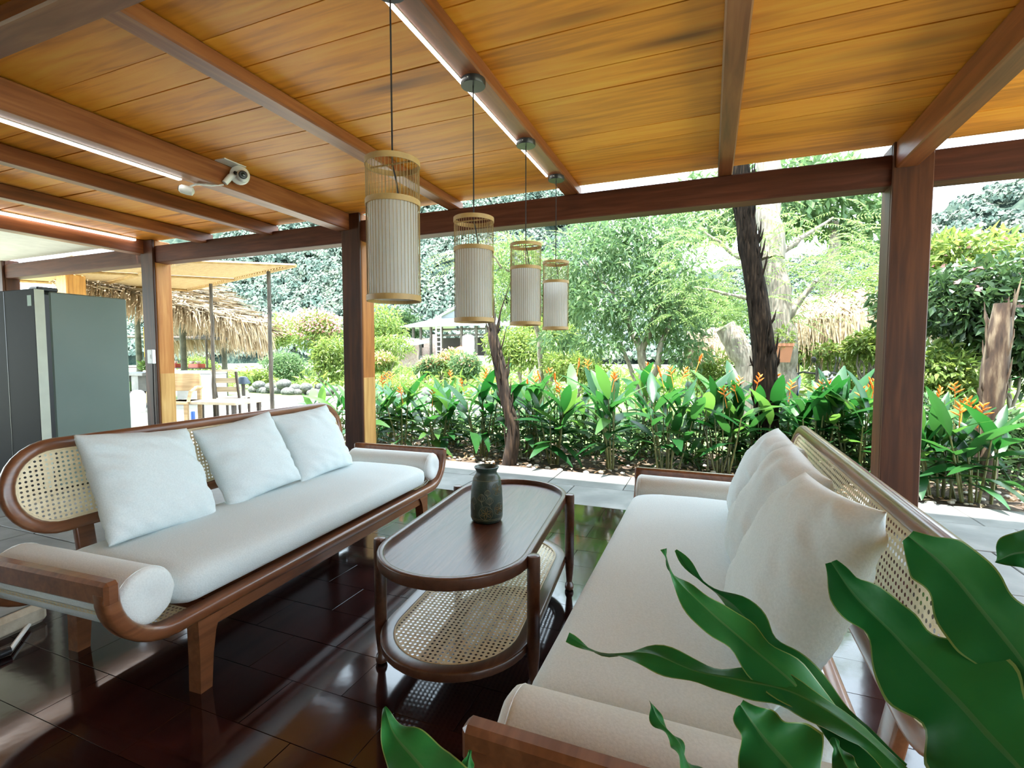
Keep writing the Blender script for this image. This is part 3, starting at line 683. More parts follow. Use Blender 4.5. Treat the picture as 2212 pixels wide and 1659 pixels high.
MT['bark_stump'] = noise_mat('dark_fibrous_stump', [(0.3, (0.010, 0.006, 0.004)), (0.5, (0.035, 0.021, 0.012)), (0.7, (0.10, 0.062, 0.035))], scale=8, stretch=(5, 5, 0.6), rough=0.95, bump=1.0, detail=6)
MT['thatch'] = leafmat('dry_palm_thatch', [(0.240, 0.168, 0.088), (0.352, 0.264, 0.152), (0.448, 0.352, 0.224)], 0.15, 0.8)
MT['thatch_under'] = leafmat('thatch_underside', [(0.13, 0.10, 0.06), (0.22, 0.17, 0.10), (0.32, 0.26, 0.16)], 0.1, 0.9)
MT['pole_dark'] = noise_mat('weathered_pole', [(0.3, (0.04, 0.035, 0.03)), (0.7, (0.14, 0.115, 0.09))], scale=8, stretch=(3, 3, 0.6), rough=0.85, bump=0.4)
MT['rock'] = noise_mat('garden_rock', [(0.3, (0.05, 0.055, 0.05)), (0.55, (0.11, 0.115, 0.105)), (0.75, (0.24, 0.24, 0.22))], scale=3, rough=0.9, bump=0.6, detail=7)

def unit(a): return a / np.maximum(1e-9, np.linalg.norm(a, axis=-1, keepdims=True))
def leaves_np(P, AX, L, Wd, fold=0.18, seed=0):
    g = np.random.default_rng(seed); n = len(P)
    AX = unit(AX); rv = g.normal(size=(n, 3)) * 0.6 + np.array([0, 0, 1.0]); SD = unit(np.cross(AX, rv)); NM = np.cross(SD, AX)
    L = np.asarray(L).reshape(-1, 1) * np.ones((n, 1)); Wd = np.asarray(Wd).reshape(-1, 1) * np.ones((n, 1))
    a = P; b = P + AX * L * 0.45 + SD * Wd / 2 + NM * Wd * fold; c = P + AX * L - NM * L * 0.12; d = P + AX * L * 0.45 - SD * Wd / 2 + NM * Wd * fold
    V = np.stack([a, b, c, d], 1).reshape(-1, 3); i = np.arange(n)[:, None] * 4
    F = np.concatenate([i + np.array([[0, 1, 2]]), i + np.array([[0, 2, 3]])], 1).reshape(-1, 3)
    return V, F
def cloud(name, blobs, n, L, Wd, mat, parent, seed, droop=0.25, shell=0.45, loc=None):
    g = np.random.default_rng(seed); B = np.array([list(c) + list(r) for c, r in blobs], float)
    w = (B[:, 3] * B[:, 4] * B[:, 5]) ** (2 / 3); k = g.choice(len(B), n, p=w / w.sum())
    d = unit(g.normal(size=(n, 3))); r = g.uniform(shell ** 3, 1, n) ** (1 / 3)
    r *= 1 + 0.18 * np.sin(d[:, 0] * 5 + seed) * np.cos(d[:, 2] * 6 + d[:, 1] * 4)
    P = B[k, :3] + d * r[:, None] * B[k, 3:]
    AX = d * 0.7 + g.normal(size=(n, 3)) * 0.6 + np.array([0, 0, -droop])
    V, F = leaves_np(P, AX, L * g.uniform(0.6, 1.3, n), Wd * g.uniform(0.6, 1.3, n), seed=seed)
    return stuff(link(name, np_mesh(name, V, F, mat), parent, loc))
def fronds(name, items, mat, parent, seed, pairs=15, ll=0.07, lw=0.018, droop=0.5):
    g = np.random.default_rng(seed); P = []; A = []; Ls = []; Wl = []
    for (o, d, ln) in items:
        o = np.array(o, float); d = unit(np.array(d, float)); side = unit(np.cross(d, np.array([0, 0, 1.0]) + g.normal(size=3) * 0.25))
        for k in range(pairs):
            t = (k + 0.6) / pairs; p = o + d * ln * t + np.array([0, 0, -droop * ln * t * t])
            dd = unit(d + np.array([0, 0, -2 * droop * t]))
            s = ll * math.sin(math.pi * (0.16 + 0.8 * t)) + ll * 0.15
            for sg in (-1, 1):
                P.append(p); A.append(side * sg + dd * 0.45 + np.array([0, 0, -0.15])); Ls.append(s); Wl.append(lw)
    V, F = leaves_np(np.array(P), np.array(A), np.array(Ls), np.array(Wl), seed=seed)
    return stuff(link(name, np_mesh(name, V, F, mat), parent))
def limb(mb, a, b, r0, r1, seed, wob=0.06, n=9, k=8, jit=0.0):
    g = random.Random(seed); a, b = Vector(a), Vector(b); ln = (b - a).length; pts = []; rad = []
    for i in range(n):
        t = i / (n - 1); w = wob * ln * math.sin(math.pi * t)
        pts.append(a.lerp(b, t) + Vector((g.uniform(-1, 1), g.uniform(-1, 1), g.uniform(-.4, .4))) * w * 0.6); rad.append(lerp(r0, r1, t))
    mb.tube(pts, rad, k, jit=jit, rnd=g); return pts

# soil bed with litter and pebbles
bed = MB()
nx, ny = 90, 18; V = []; F = []
for i in range(nx + 1):
    for j in range(ny + 1):
        x = lerp(-5.2, 5.2, i / nx); yy = lerp(4.955, 6.7, j / ny)
        V.append((x, yy, -0.03 + 0.025 * mnoise.noise(Vector((x * 2, yy * 2, 0))) + 0.02 * mnoise.noise(Vector((x * 7, yy * 7, 3))) - (0.03 if j == 0 else 0) - (0.1 if j == ny else 0)))
for i in range(nx):
    for j in range(ny): a = i * (ny + 1) + j; F.append((a, a + ny + 1, a + ny + 2, a + 1))
bed.add(V, F); bo = bed.build('garden_bed', 'soil'); struct(bo, 'soil bed of the flowering plants beyond the paving')
g = np.random.default_rng(5); n = 1500
P = np.stack([g.uniform(-5, 5, n), g.uniform(5.0, 6.5, n), g.uniform(-0.015, 0.005, n)], 1); A = g.normal(size=(n, 3)) * np.array([1, 1, 0.25])
V, F = leaves_np(P, A, g.uniform(0.04, 0.10, n), g.uniform(0.015, 0.04, n), seed=6)
lt = stuff(link('leaf_litter', np_mesh('leaf_litter', V, F, leafmat('dry_leaf_litter', [(0.16, 0.09, 0.04), (0.32, 0.21, 0.11), (0.5, 0.40, 0.27)], 0.1, 0.9))))
tag(lt, 'dry brown leaf litter over the garden bed', 'leaf litter')
pm = MB()
for k in range(420):
    x, yy = g.uniform(-5, 5), 5.0 + abs(g.normal()) * 0.6; r = g.uniform(0.012, 0.035)
    pm.sphere((x, yy, -0.012), (r, r * 0.8, r * 0.55), 6, 4)
pb = stuff(pm.build('pebbles', noise_mat('pale_pebble', [(0.3, (0.30, 0.27, 0.22)), (0.7, (0.62, 0.58, 0.50))], scale=30, rough=0.9))); tag(pb, 'pale pebbles scattered in the garden bed', 'pebbles')

# ------------------------------------------------------------------ orange-flowered leafy clumps along the paving
def blade(ln, wd, bend, fold, n=8):
    """lance-shaped blade along +x, arching down, folded along its midrib"""
    V = []; F = []
    for i in range(n + 1):
        t = i / n; x = ln * t; z = -bend * ln * t * t; h = wd / 2 * (math.sin(math.pi * min(1, t * 0.97 + 0.015)) ** 0.75) * (1 - 0.25 * t)
        wv = 0.004 * math.sin(t * 17)
        V += [(x, -h, z + h * fold + wv), (x, 0, z), (x, h, z + h * fold - wv)]
    for i in range(n):
        a = 3 * i; F += [(a, a + 3, a + 4, a + 1), (a + 1, a + 4, a + 5, a + 2)]
    return MB().add(V, F)
HB = [(0.50, 0.135, 0.22, 0.25), (0.54, 0.15, 0.38, 0.2), (0.46, 0.12, 0.12, 0.32), (0.50, 0.16, 0.6, 0.12)]
HBM = [[blade(*q).mesh('leaf', mt_, True, 180) for q in HB] for mt_ in ('heli', 'heli_lime')]
HSM = MB().tube([(0, 0, 0), (0.004, 0.002, 0.5), (0.0, 0.0, 1.0)], [0.011, 0.009, 0.006], 6).mesh('stem', 'heli_stem')
def bract_mesh():
    mb = MB()
    for k in range(5):
        z = k * 0.022; sg = 1 if k % 2 else -1; l = 0.085 - k * 0.010
        a = Vector((0, 0, z)); d = Vector((sg * 0.85, 0.12 * (k - 2) / 2, 0.55 + 0.12 * k)).normalized()
        mb.tube([a, a + d * l * 0.4, a + d * l * 0.75, a + d * l], [0.006, 0.0095, 0.006, 0.001], 6)
    mb.tube([(0, 0, -0.12), (0, 0, 0.1)], 0.004, 5)
    return mb.mesh('flower', 'orange')
HFM = bract_mesh()
def heliconia(x, y, h, nst, label, seed, lime=0.25, flowers=1, grp='orange-flowered clumps in the garden bed'):
    q = random.Random(seed); t = thing('flowering_clump', label, 'plant', (x, y, -0.02), 0, grp)
    for k in range(nst):
        a = q.uniform(0, 2 * math.pi); rr = q.uniform(0.02, 0.13); hh = h * q.uniform(0.50, 0.74)
        lean = q.uniform(0.02, 0.26); bx, by = rr * math.cos(a), rr * math.sin(a)
        s = link('stem', HSM, t, (bx, by, 0)); s.rotation_euler = (-lean * math.sin(a), lean * math.cos(a), 0); s.scale = (1, 1, hh)
        mat = s.rotation_euler.to_matrix(); base = Vector((bx, by, 0)); nl = q.randint(4, 5); a0 = q.uniform(0, 6.28)
        for j in range(nl):
            f = lerp(0.42, 1.0, j / (nl - 1)); pos = base + mat @ Vector((0, 0, hh * f))
            az = a0 + j * math.pi + q.uniform(-0.6, 0.6)
            el = R(lerp(6, 62, j / (nl - 1)) + q.uniform(-16, 16)); sc_ = lerp(0.72, 1.0, j / (nl - 1)) * q.uniform(0.75, 1.1)
            o = link('leaf', HBM[1 if q.random() < lime else 0][q.randrange(4)], t, pos); o.rotation_euler = (q.uniform(-0.4, 0.4), -el, az); o.scale = (sc_, sc_, sc_)
    for k in range(flowers):
        a = q.uniform(0, 6.28); rr = q.uniform(0.0, 0.18)
        o = link('flower', HFM, t, (rr * math.cos(a), rr * math.sin(a), h * q.uniform(0.86, 1.02))); o.rotation_euler = (q.uniform(-.3, .3), q.uniform(-.3, .3), q.uniform(0, 6.28))
        s = link('flower_stem', HSM, t, (rr * math.cos(a) * 0.6, rr * math.sin(a) * 0.6, 0)); s.scale = (0.7, 0.7, h * 0.86)
front = [(795, 975, .85), (870, 978, .84), (945, 982, .80), (1035, 985, .98), (1130, 990, .95), (1195, 1000, .92), (1325, 1010, 1.05), (1440, 1015, 1.04), (1555, 1022, .92), (1640, 1022, .98), (1745, 1030, .94), (1845, 1040, .94), (2035, 1078, .74), (2105, 1085, .78)]
for k, (px, py, h) in enumerate(front):
    p = at_z(px, py, -0.02)
    heliconia(p[0], max(5.16, p[1]), h, 8, f'orange-flowered leafy clump, {ORD[k]} from the left along the front of the bed', 100 + k, 0.45 if k < 3 else 0.22, 2 if k > 2 else 1)
back = [(830, .95), (985, .92), (1075, 1.0), (1160, 1.06), (1270, 1.06), (1385, 1.14), (1500, 1.14), (1600, .98), (1700, .96), (1800, .92), (1890, .92), (2060, .9)]
for k, (px, h) in enumerate(back):
    p = at_y(px, 900, 5.85 + 0.12 * (k % 3))
    heliconia(p[0], p[1], h, 7, f'orange-flowered leafy clump, {ORD[k]} from the left in the back row of the bed', 160 + k, 0.4, 2)
# low clumps by the left post
for k, (px, Y, h) in enumerate([(742, 6.0, 0.75), (690, 6.6, 0.5)]):
    p = at_y(px, 900, Y); heliconia(p[0], p[1], h, 5, ['leafy clump just left of the post behind the left sofa', 'low leafy clump farther left of the post behind the left sofa'][k], 190 + k, 0.5, 0)

# ------------------------------------------------------------------ stumps standing in the bed
def stump(name, label, pts, rads, mat, seed, spikes, cat='tree stump', frays=40, fr=0.02, tipz=None):
    q = random.Random(seed); t = thing(name, label, cat, (pts[0][0], pts[0][1], pts[0][2])); o = Vector(pts[0])
    path = catmull(pts, 26); mb = MB(); rings = []
    m = 16
    for i, p in enumerate(path):
        u = i / 25 * (len(rads) - 1); k = min(int(u), len(rads) - 2); r = lerp(rads[k], rads[k + 1], u - k)
        ring = []
        for j in range(m):
            a = 2 * math.pi * j / m; rr = r * (1 + 0.22 * mnoise.noise(Vector((math.cos(a) * 2.2 + seed, math.sin(a) * 2.2, p[2] * 1.4))) + 0.13 * mnoise.noise(Vector((math.cos(a) * 6, math.sin(a) * 6 + seed, p[2] * 3))))
            ring.append((p[0] - o.x + rr * math.cos(a), p[1] - o.y + rr * math.sin(a), p[2] - o.z))
        rings.append(ring)
    mb.loft(rings); mb.build('trunk', mat, t, angle=70)
    fm = MB()
    for k in range(frays):
        i = q.randrange(3, 24); p = path[i]; a = q.uniform(0, 6.28); u = i / 25 * (len(rads) - 1); kk = min(int(u), len(rads) - 2); r = lerp(rads[kk], rads[kk + 1], u - kk)
        b0 = Vector((p[0] - o.x + r * 0.92 * math.cos(a), p[1] - o.y + r * 0.92 * math.sin(a), p[2] - o.z)); l = q.uniform(0.08, 0.28)
        e = b0 + Vector((math.cos(a) * q.uniform(0, .05), math.sin(a) * q.uniform(0, .05), l))
        fm.tube([b0, b0.lerp(e, 0.5) + Vector((math.cos(a), math.sin(a), 0)) * 0.008, e], [fr * 0.5, fr * 0.45, 0.002], 4)
    stuff(fm.build('bark_strips', mat, t))
    for (a, b_, c, r0) in spikes:
        MB().tube([Vector(a) - o, Vector(b_) - o, Vector(c) - o], [r0, r0 * 0.7, 0.002], 6).build('splinter', mat, t)
    return t
Y = 5.12
A = [at_y(1100, 1005, Y), at_y(1108, 930, Y), at_y(1092, 860, Y), at_y(1080, 790, Y), at_y(1066, 730, Y), at_y(1062, 690, Y)]
sp = [(at_y(1068, 730, Y), at_y(1082, 670, Y), at_y(1106, 600, Y), 0.012), (at_y(1062, 720, Y), at_y(1052, 690, Y), at_y(1040, 655, Y), 0.012), (at_y(1072, 740, Y), at_y(1066, 690, Y), at_y(1068, 640, Y), 0.02), (at_y(1080, 760, Y), at_y(1088, 735, Y), at_y(1094, 705, Y), 0.01), (at_y(1086, 800, Y), at_y(1098, 785, Y), at_y(1103, 765, Y), 0.01)]
stump('weathered_stump', 'slim leaning splintered stump behind the coffee table vase', A, [0.088, 0.075, 0.068, 0.066, 0.06, 0.032], 'bark_stump', 3, sp)
Y = 5.75
B = [at_y(1656, 960, Y), at_y(1655, 860, Y), at_y(1650, 760, Y), at_y(1636, 640, Y), at_y(1616, 520, Y), at_y(1606, 430, Y), at_y(1598, 340, Y), at_y(1592, 280, Y)]
stump('shaggy_trunk', 'dark shaggy-barked trunk leaning behind the flower bed', B, [0.115, 0.115, 0.11, 0.10, 0.095, 0.095, 0.09, 0.085], 'bark_dark', 8, [], 'tree trunk', 120, 0.022)
Y = 5.45
Cc = [at_y(2126, 1030, Y), at_y(2132, 960, Y), at_y(2142, 880, Y), at_y(2150, 800, Y), at_y(2158, 730, Y), at_y(2166, 655, Y)]
sp = [(at_y(2178, 740, Y), at_y(2188, 670, Y), at_y(2207, 600, Y), 0.022), (at_y(2150, 720, Y), at_y(2152, 690, Y), at_y(2150, 655, Y), 0.03), (at_y(2170, 720, Y), at_y(2176, 690, Y), at_y(2180, 640, Y), 0.03)]
stump('broken_stump', 'pale broken stump with a jagged top right of the right post', Cc, [0.085, 0.075, 0.078, 0.082, 0.082, 0.06], 'bark_brown', 15, sp, frays=30)

# ------------------------------------------------------------------ trees and shrubs
def tree(name, label, cat, base, limbs, blobs, n, L, Wd, mat, seed, bark='bark', flowers=None, frond=None, droop=0.25, shell=0.45):
    t = thing(name, label, cat, base); o = Vector(base)
    mb = MB()
    for k, (a, b_, r0, r1) in enumerate(limbs): limb(mb, Vector(a) - o, Vector(b_) - o, r0, r1, seed + k)
    if limbs: mb.build('branches', bark, t, angle=70)
    if n: cloud('foliage', [(Vector(c) - o, r) for c, r in blobs], n, L, Wd, mat, t, seed, droop, shell)
    if frond: fronds('fronds', [(Vector(a) - o, d, l) for a, d, l in frond], mat, t, seed + 3)
    if flowers:
        fb, fn, fl, fm = flowers
        cloud('blossoms', [(Vector(c) - o, r) for c, r in fb], fn, fl, fl * 0.8, fm, t, seed + 9, 0.0, 0.6)
    return t
def px_blob(px, py, Y, rw, rh):
    """an ellipsoid of leaves centred on a point of the place, radii in metres"""
    return (tuple(at_y(px, py, Y)), (rw, rw * 0.8, rh))
def gnd(px, Y): p = at_y(px, 900, Y); return (p[0], p[1], -0.09)
# broad-leaved tree in the middle
b0 = gnd(1400, 9.3)
bl = [px_blob(*q) for q in [(1260, 560, 9.3, .75, .6), (1370, 545, 9.6, .8, .65), (1450, 600, 9.2, .7, .6), (1290, 660, 9.1, .65, .5), (1390, 680, 9.3, .75, .5), (1470, 700, 9.4, .5, .45), (1230, 640, 9.6, .5, .6), (1320, 490, 10, .8, .5), (1430, 500, 10, .8, .5), (1200, 735, 9.4, .45, .22), (1290, 740, 9.0, .5, .25), (1480, 760, 9.2, .4, .3)]]
tree('garden_tree', 'leafy spreading tree in the middle of the garden, right of the lamps', 'tree', b0,
     [(b0, at_y(1385, 760, 9.3), .10, .08), (at_y(1385, 760, 9.3), at_y(1330, 640, 9.3), .07, .03), (at_y(1385, 760, 9.3), at_y(1450, 610, 9.3), .07, .03), (b0, at_y(1425, 750, 9.2), .07, .05), (at_y(1425, 750, 9.2), at_y(1480, 640, 9.2), .05, .02), (b0, at_y(1340, 740, 9.4), .06, .03), (at_y(1330, 640, 9.3), at_y(1260, 560, 9.3), .03, .015)],
     bl, 8500, 0.16, 0.05, 'leaf_mid', 21, droop=0.5, shell=0.3)
# forked pale trunk with feathery foliage
b0 = gnd(1640, 8.0)
fr = []; q = random.Random(4)
for k in range(330):
    px = q.uniform(1440, 1890); py = 430 + 270 * q.random() ** 0.9
    if px > 1760 and py > 620: py -= 90
    Yk = q.uniform(7.4, 9.2)
    fr.append((at_y(px, py, Yk), (q.uniform(-1, 1), q.uniform(-1, .6), q.uniform(-.25, .35)), q.uniform(0.45, 0.8)))
tree('feathery_tree', 'forked pale-barked tree with feathery leaves behind the dark trunk', 'tree', b0,
     [(at_y(1625, 900, 8), at_y(1620, 790, 8), .20, .20), (at_y(1620, 790, 8), at_y(1565, 705, 8), .19, .14), (at_y(1690, 890, 8.1), at_y(1695, 740, 8.1), .16, .17), (at_y(1695, 740, 8.1), at_y(1668, 560, 8.2), .17, .15), (at_y(1668, 560, 8.2), at_y(1660, 330, 8.3), .17, .16), (at_y(1690, 700, 8.1), at_y(1760, 610, 8.1), .07, .03), (at_y(1668, 560, 8.2), at_y(1800, 470, 8.5), .05, .015), (at_y(1660, 600, 8.2), at_y(1520, 500, 8.2), .05, .015), (at_y(1760, 610, 8.1), at_y(1850, 540, 8.4), .03, .012), (at_y(1640, 650, 8.0), at_y(1500, 620, 8.2), .035, .012)],
     [], 0, .1, .03, 'leaf_pale', 33, frond=fr)
# high canopy of a far tree above the thatch
b0 = gnd(1790, 15)
tree('tall_tree', 'tall tree whose crown shows just under the eave left of the right post', 'tree', b0, [(b0, at_y(1800, 480, 15), .25, .12)],
     [px_blob(1700, 420, 15, 1.8, 1.0), px_blob(1820, 440, 15.5, 1.6, .9), px_blob(1560, 450, 15.5, 1.7, .9), px_blob(1880, 500, 15, .7, .5)], 5000, 0.26, 0.13, 'leaf_mid', 45, droop=.4)
# overhanging frond branch seen between the first two lamps
b0 = gnd(1165, 11.5)
fr = [(at_y(985 + 4 * k, 548 + 9 * (k % 4), 8 + .1 * k), (-1, -.1 * (k % 3), .22 - .1 * (k % 4)), .95) for k in range(7)] + [(at_y(1050 + 12 * k, 500 + 20 * (k % 5), 8.6), ((-1) ** k, -.2, .1), .8) for k in range(14)]
tree('feathery_tree', 'young feathery tree between the second and third lamps', 'tree', b0, [(b0, at_y(1165, 640, 10.5), .07, .05), (at_y(1165, 640, 10.5), at_y(1040, 530, 8.4), .04, .012), (at_y(1165, 640, 10.5), at_y(1130, 530, 8.6), .04, .012)],
     [px_blob(1090, 640, 10, .6, .5), px_blob(1110, 560, 9.4, .55, .45)], 2600, .12, .035, 'leaf_pale', 51, frond=fr)
def shrub(label, px, py, Y, rw, rh, mat, seed, n=2200, L=.14, Wd=.045, flowers=None, name='garden_shrub', cat='shrub', parts=4):
    q = random.Random(seed); b0 = gnd(px, Y); c = at_y(px, py, Y)
    bl = [((c[0] + q.uniform(-.5, .5) * rw, c[1] + q.uniform(-.3, .3) * rw, c[2] + q.uniform(-.4, .4) * rh), (rw * q.uniform(.5, .8), rw * .5, rh * q.uniform(.45, .7))) for _ in range(parts)]
    lim = [(b0, (b0[0] + q.uniform(-.5, .5) * rw, b0[1], c[2] + q.uniform(-.2, .5) * rh), .025 + .01 * rw, .008) for _ in range(5)]
    fl = None
    if flowers: fl = ([((x[0], x[1] - .05, x[2] + r[2] * .5), (r[0] * .95, r[1], r[2] * .65)) for x, r in bl], flowers[0], flowers[1], flowers[2])
    return tree(name, label, cat, b0, lim, bl, n, L, Wd, mat, seed, flowers=fl)
shrub('pink-flowering shrub above the tip of the left thatch roof', 600, 715, 18, 1.5, 1.0, 'leaf_lime', 60, 2600, .2, .07, (900, .13, 'petal_pink'))
shrub('pink-flowering shrub left of the post behind the left sofa', 690, 715, 17, 1.6, 1.0, 'leaf_lime', 61, 2800, .2, .07, (1100, .13, 'petal_pink'))
shrub('lime-green shrub beside the left post, below the pink blossom', 700, 775, 14, 1.1, .8, 'leaf_lime', 62, 3600, .16, .055)
shrub('bushy green shrub above the round garden stones', 620, 790, 15, 1.1, .65, 'leaf_mid', 63, 2800, .17, .05)
shrub('low lime shrub right of the wooden chair', 545, 815, 14, .7, .45, 'leaf_lime', 64, 1800, .14, .04)
shrub('green shrub behind the hut counter', 440, 800, 16, 1.2, .7, 'leaf_lime', 65, 2600, .17, .05)
shrub('yellow-green shrub just right of the left post', 830, 760, 20, 1.3, 1.0, 'leaf_lime', 66, 2800, .2, .07)
shrub('shrub with peach blossom below the white shed roof', 835, 790, 15, .8, .45, 'leaf_lime', 67, 1700, .15, .05, (300, .1, 'petal_peach'))
shrub('dark round shrub left of the far house wall', 920, 790, 16, .55, .5, 'leaf_mid', 68, 1500, .16, .06, (160, .11, 'petal_peach'))
shrub('shrub with peach blossom in front of the far house', 955, 780, 16.5, .7, .45, 'leaf_lime', 69, 1400, .16, .05, (340, .11, 'petal_peach'))
shrub('round green bush left of the splintered stump', 1005, 785, 15, .6, .55, 'leaf_mid', 70, 1800, .15, .055, (60, .1, 'petal_peach'))
shrub('low pale shrub along the stones behind the flower bed', 880, 830, 13, 1.0, .3, 'leaf_lime', 71, 2000, .12, .04)
shrub('loose lime shrub behind the splintered stump', 1130, 760, 13, 1.2, .7, 'leaf_lime', 72, 3600, .15, .05)
shrub('low lime shrub left of the middle tree trunk', 1240, 790, 11, .9, .45, 'leaf_lime', 73, 2800, .13, .045)
shrub('tall hedge-like shrub behind the middle tree', 1180, 640, 17, 1.7, 1.5, 'leaf_mid', 74, 4200, .22, .08)
shrub('green creeper tangle beside the bicycle', 1540, 800, 9.6, .45, .5, 'leaf_lime', 75, 1500, .1, .035)
shrub('leafy shrub hanging below the right thatch roof', 1790, 765, 9.0, .6, .2, 'leaf_lime', 76, 600, .11, .045)
shrub('green shrub under the thatch, left of the right post', 1872, 745, 8.6, .4, .28, 'leaf_lime', 77, 800, .12, .05)
shrub('dark glossy tree-like shrub right of the right post', 2120, 640, 7.6, 1.05, .55, 'leaf_dark', 78, 4200, .13, .06, (60, .09, 'petal_pink'), cat='shrub')
shrub('lime-topped shrub above the broken stump', 2110, 575, 9.5, 1.3, .5, 'leaf_lime', 79, 3000, .15, .06, (90, .1, 'petal_pink'))
shrub('dark shrub at the right edge behind the broken stump', 2205, 740, 7.4, .6, .55, 'leaf_dark', 80, 2200, .13, .06)
shrub('low blue-green shrub at the foot of the right post', 2030, 900, 6.6, .32, .28, 'leaf_mid', 81, 1000, .09, .035)
shrub('pale shrub between the right post and the broken stump', 2060, 800, 7.2, .42, .5, 'leaf_lime', 82, 1700, .1, .045)
shrub('low leafy plant right of the broken stump', 2190, 930, 6.3, .4, .22, 'leaf_mid', 83, 900, .12, .05)
shrub('tall pale shrub beyond the right post', 2040, 610, 10, .5, .8, 'leaf_pale', 84, 1500, .15, .05)
# broad upright leaves beside the right post
bp = thing('banana_plant', 'broad upright banana-like leaves right of the right post', 'plant', gnd(2035, 7.4))
for k, (px, py, el, az, l, w) in enumerate([(2030, 830, 78, 0.6, .85, .26), (2045, 830, 66, -0.3, .8, .24), (2020, 840, 70, 2.7, .8, .24), (2050, 860, 50, -0.6, .6, .2)]):
    p = at_y(px, py, 7.4); mb = blade(l, w, .15, .25, 12); o = mb.build('leaf', 'heli_lime', bp, True, 180, loc=Vector(p) - Vector(bp.location)); o.rotation_euler = (0.5 * (-1) ** k, -R(el), az)
    MB().tube([(0, 0, 0), tuple(Vector(p) - Vector(bp.location))], [.03, .012], 6).build('stalk', 'heli_stem', bp)

# rocks edging the far beds
rock_me = []
for k in range(4):
    mb = MB(); mb.sphere((0, 0, 0), 1.0, 10, 7); mb.v = [tuple(Vector(v) * (1 + 0.25 * mnoise.noise(Vector(v) * 1.3 + Vector((k * 9, 0, 0))))) for v in mb.v]; rock_me.append(mb.mesh('boulder', 'rock', True, 80))
q = random.Random(12)
def rocks(line, n, lab, grp, Y, smin, smax):
    for k in range(n):
        t = (k + q.uniform(-.3, .3)) / max(1, n - 1); px = lerp(line[0], line[1], min(1, max(0, t))); p = at_y(px, 840, Y + q.uniform(-.25, .25)); s = q.uniform(smin, smax)
        o = link('boulder', rock_me[q.randrange(4)], None, (p[0], p[1], -0.09 + s * 0.45 + (s * .8 if k % 3 == 1 else 0))); o.scale = (s, s * .8, s * .7); o.rotation_euler = (0, 0, q.uniform(0, 6))
        tag(o, lab.format(ORD[k]), 'rock', grp)
rocks((548, 735), 22, 'rounded grey boulder, {} from the left in the edging below the pink shrubs', 'boulders of the left stone edging', 12.5, .14, .26)
rocks((850, 1000), 16, 'grey rock, {} from the left in the stone edging behind the flower bed', 'rocks of the middle stone edging', 11.5, .12, .24)

# ------------------------------------------------------------------ far house, shed and forested hills
MT['tin'] = plain('pale_metal_roofing', (0.34, 0.36, 0.37), 0.45)
MT['brick'] = noise_mat('faded_brick', [(0.3, (0.34, 0.22, 0.18)), (0.7, (0.50, 0.38, 0.33))], scale=9, rough=0.9)
HY = 45.0
def hp(px, py, Y=HY): return at_y(px, py, Y)
house = thing('farmhouse', 'distant open-sided house with a pale hipped roof', 'house', (hp(965, 770)[0], HY, 0))
ho = Vector(house.location)
x0, x1, xr = hp(872, 708)[0] - ho.x, hp(1078, 708)[0] - ho.x, hp(966, 660)[0] - ho.x
ze, zr = hp(872, 708)[2], hp(966, 660)[2]; zm = hp(960, 686)[2]
xm0, xm1 = hp(918, 688)[0] - ho.x, hp(1020, 688)[0] - ho.x
def quad(pts, th=0.12):
    a, b_, c = (Vector(pts[k]) for k in range(3)); n = (b_ - a).cross(c - a).normalized() * th; m = len(pts)
    mb = MB(); vs = [Vector(p) for p in pts] + [Vector(p) + n for p in pts]
    mb.add(vs, [tuple(range(m)), tuple(range(2 * m - 1, m - 1, -1))] + [(i, (i + 1) % m, m + (i + 1) % m, m + i) for i in range(m)]); return mb
quad([(x0, -.6, ze), (x1, -.6, ze), (xm1, 2.2, zm), (xm0, 2.2, zm)]).build('roof', 'tin', house, smooth=False)
quad([(x0, -.6, ze), (xm0, 2.2, zm), (xm0, 8, zm), (x0, 10, ze)]).build('roof', 'tin', house, smooth=False)
quad([(x1, -.6, ze), (x1, 10, ze), (xm1, 8, zm), (xm1, 2.2, zm)]).build('roof', 'tin', house, smooth=False)
quad([(xm0, 2.0, zm), (xr, 2.0, zr), (xr, 8, zr), (xm0, 8, zm)], .15).build('upper_roof', 'tin', house, smooth=False)
quad([(xm1, 2.0, zm), (xm1, 8, zm), (xr, 8, zr), (xr, 2.0, zr)], .15).build('upper_roof', 'tin', house, smooth=False)
quad([(xm0, 2.25, zm), (xm1, 2.25, zm), (xr, 2.25, zr - .2)], .05).build('gable', plain('grey_gable_boards', (0.16, 0.18, 0.18), .7), house, smooth=False)
MB().tube([(xm0, 1.95, zm + .05), (xr, 1.95, zr + .1), (xm1, 1.95, zm + .05)], .12, 5).build('barge_board', plain('blue_grey_trim', (0.30, 0.34, 0.36), .6), house)
zb = hp(900, 768)[2]; wx0, wx1 = hp(884, 760)[0] - ho.x, hp(932, 760)[0] - ho.x; zw = hp(900, 731)[2]
wn0, wn1, wz0, wz1 = hp(904, 751)[0] - ho.x, hp(914, 751)[0] - ho.x, hp(904, 751)[2], hp(904, 739)[2]
w = MB(); w.box(wx0, wn0, .1, .35, zb, zw); w.box(wn1, wx1, .1, .35, zb, zw); w.box(wn0, wn1, .1, .35, zb, wz0); w.box(wn0, wn1, .1, .35, wz1, zw); w.build('brick_wall', 'brick', house, smooth=False)
MB().box(wn0, wn1, .3, .34, wz0, wz1).build('window', plain('dark_window', (0.02, 0.025, 0.025), .3), house, smooth=False)
for px in (878, 892, 908, 930, 953, 996, 1028, 1050, 1064):
    x = hp(px, 740)[0] - ho.x; MB().box(x - .11, x + .11, 0.0, .22, 0, ze).build('post', 'pole_dark', house, smooth=False)
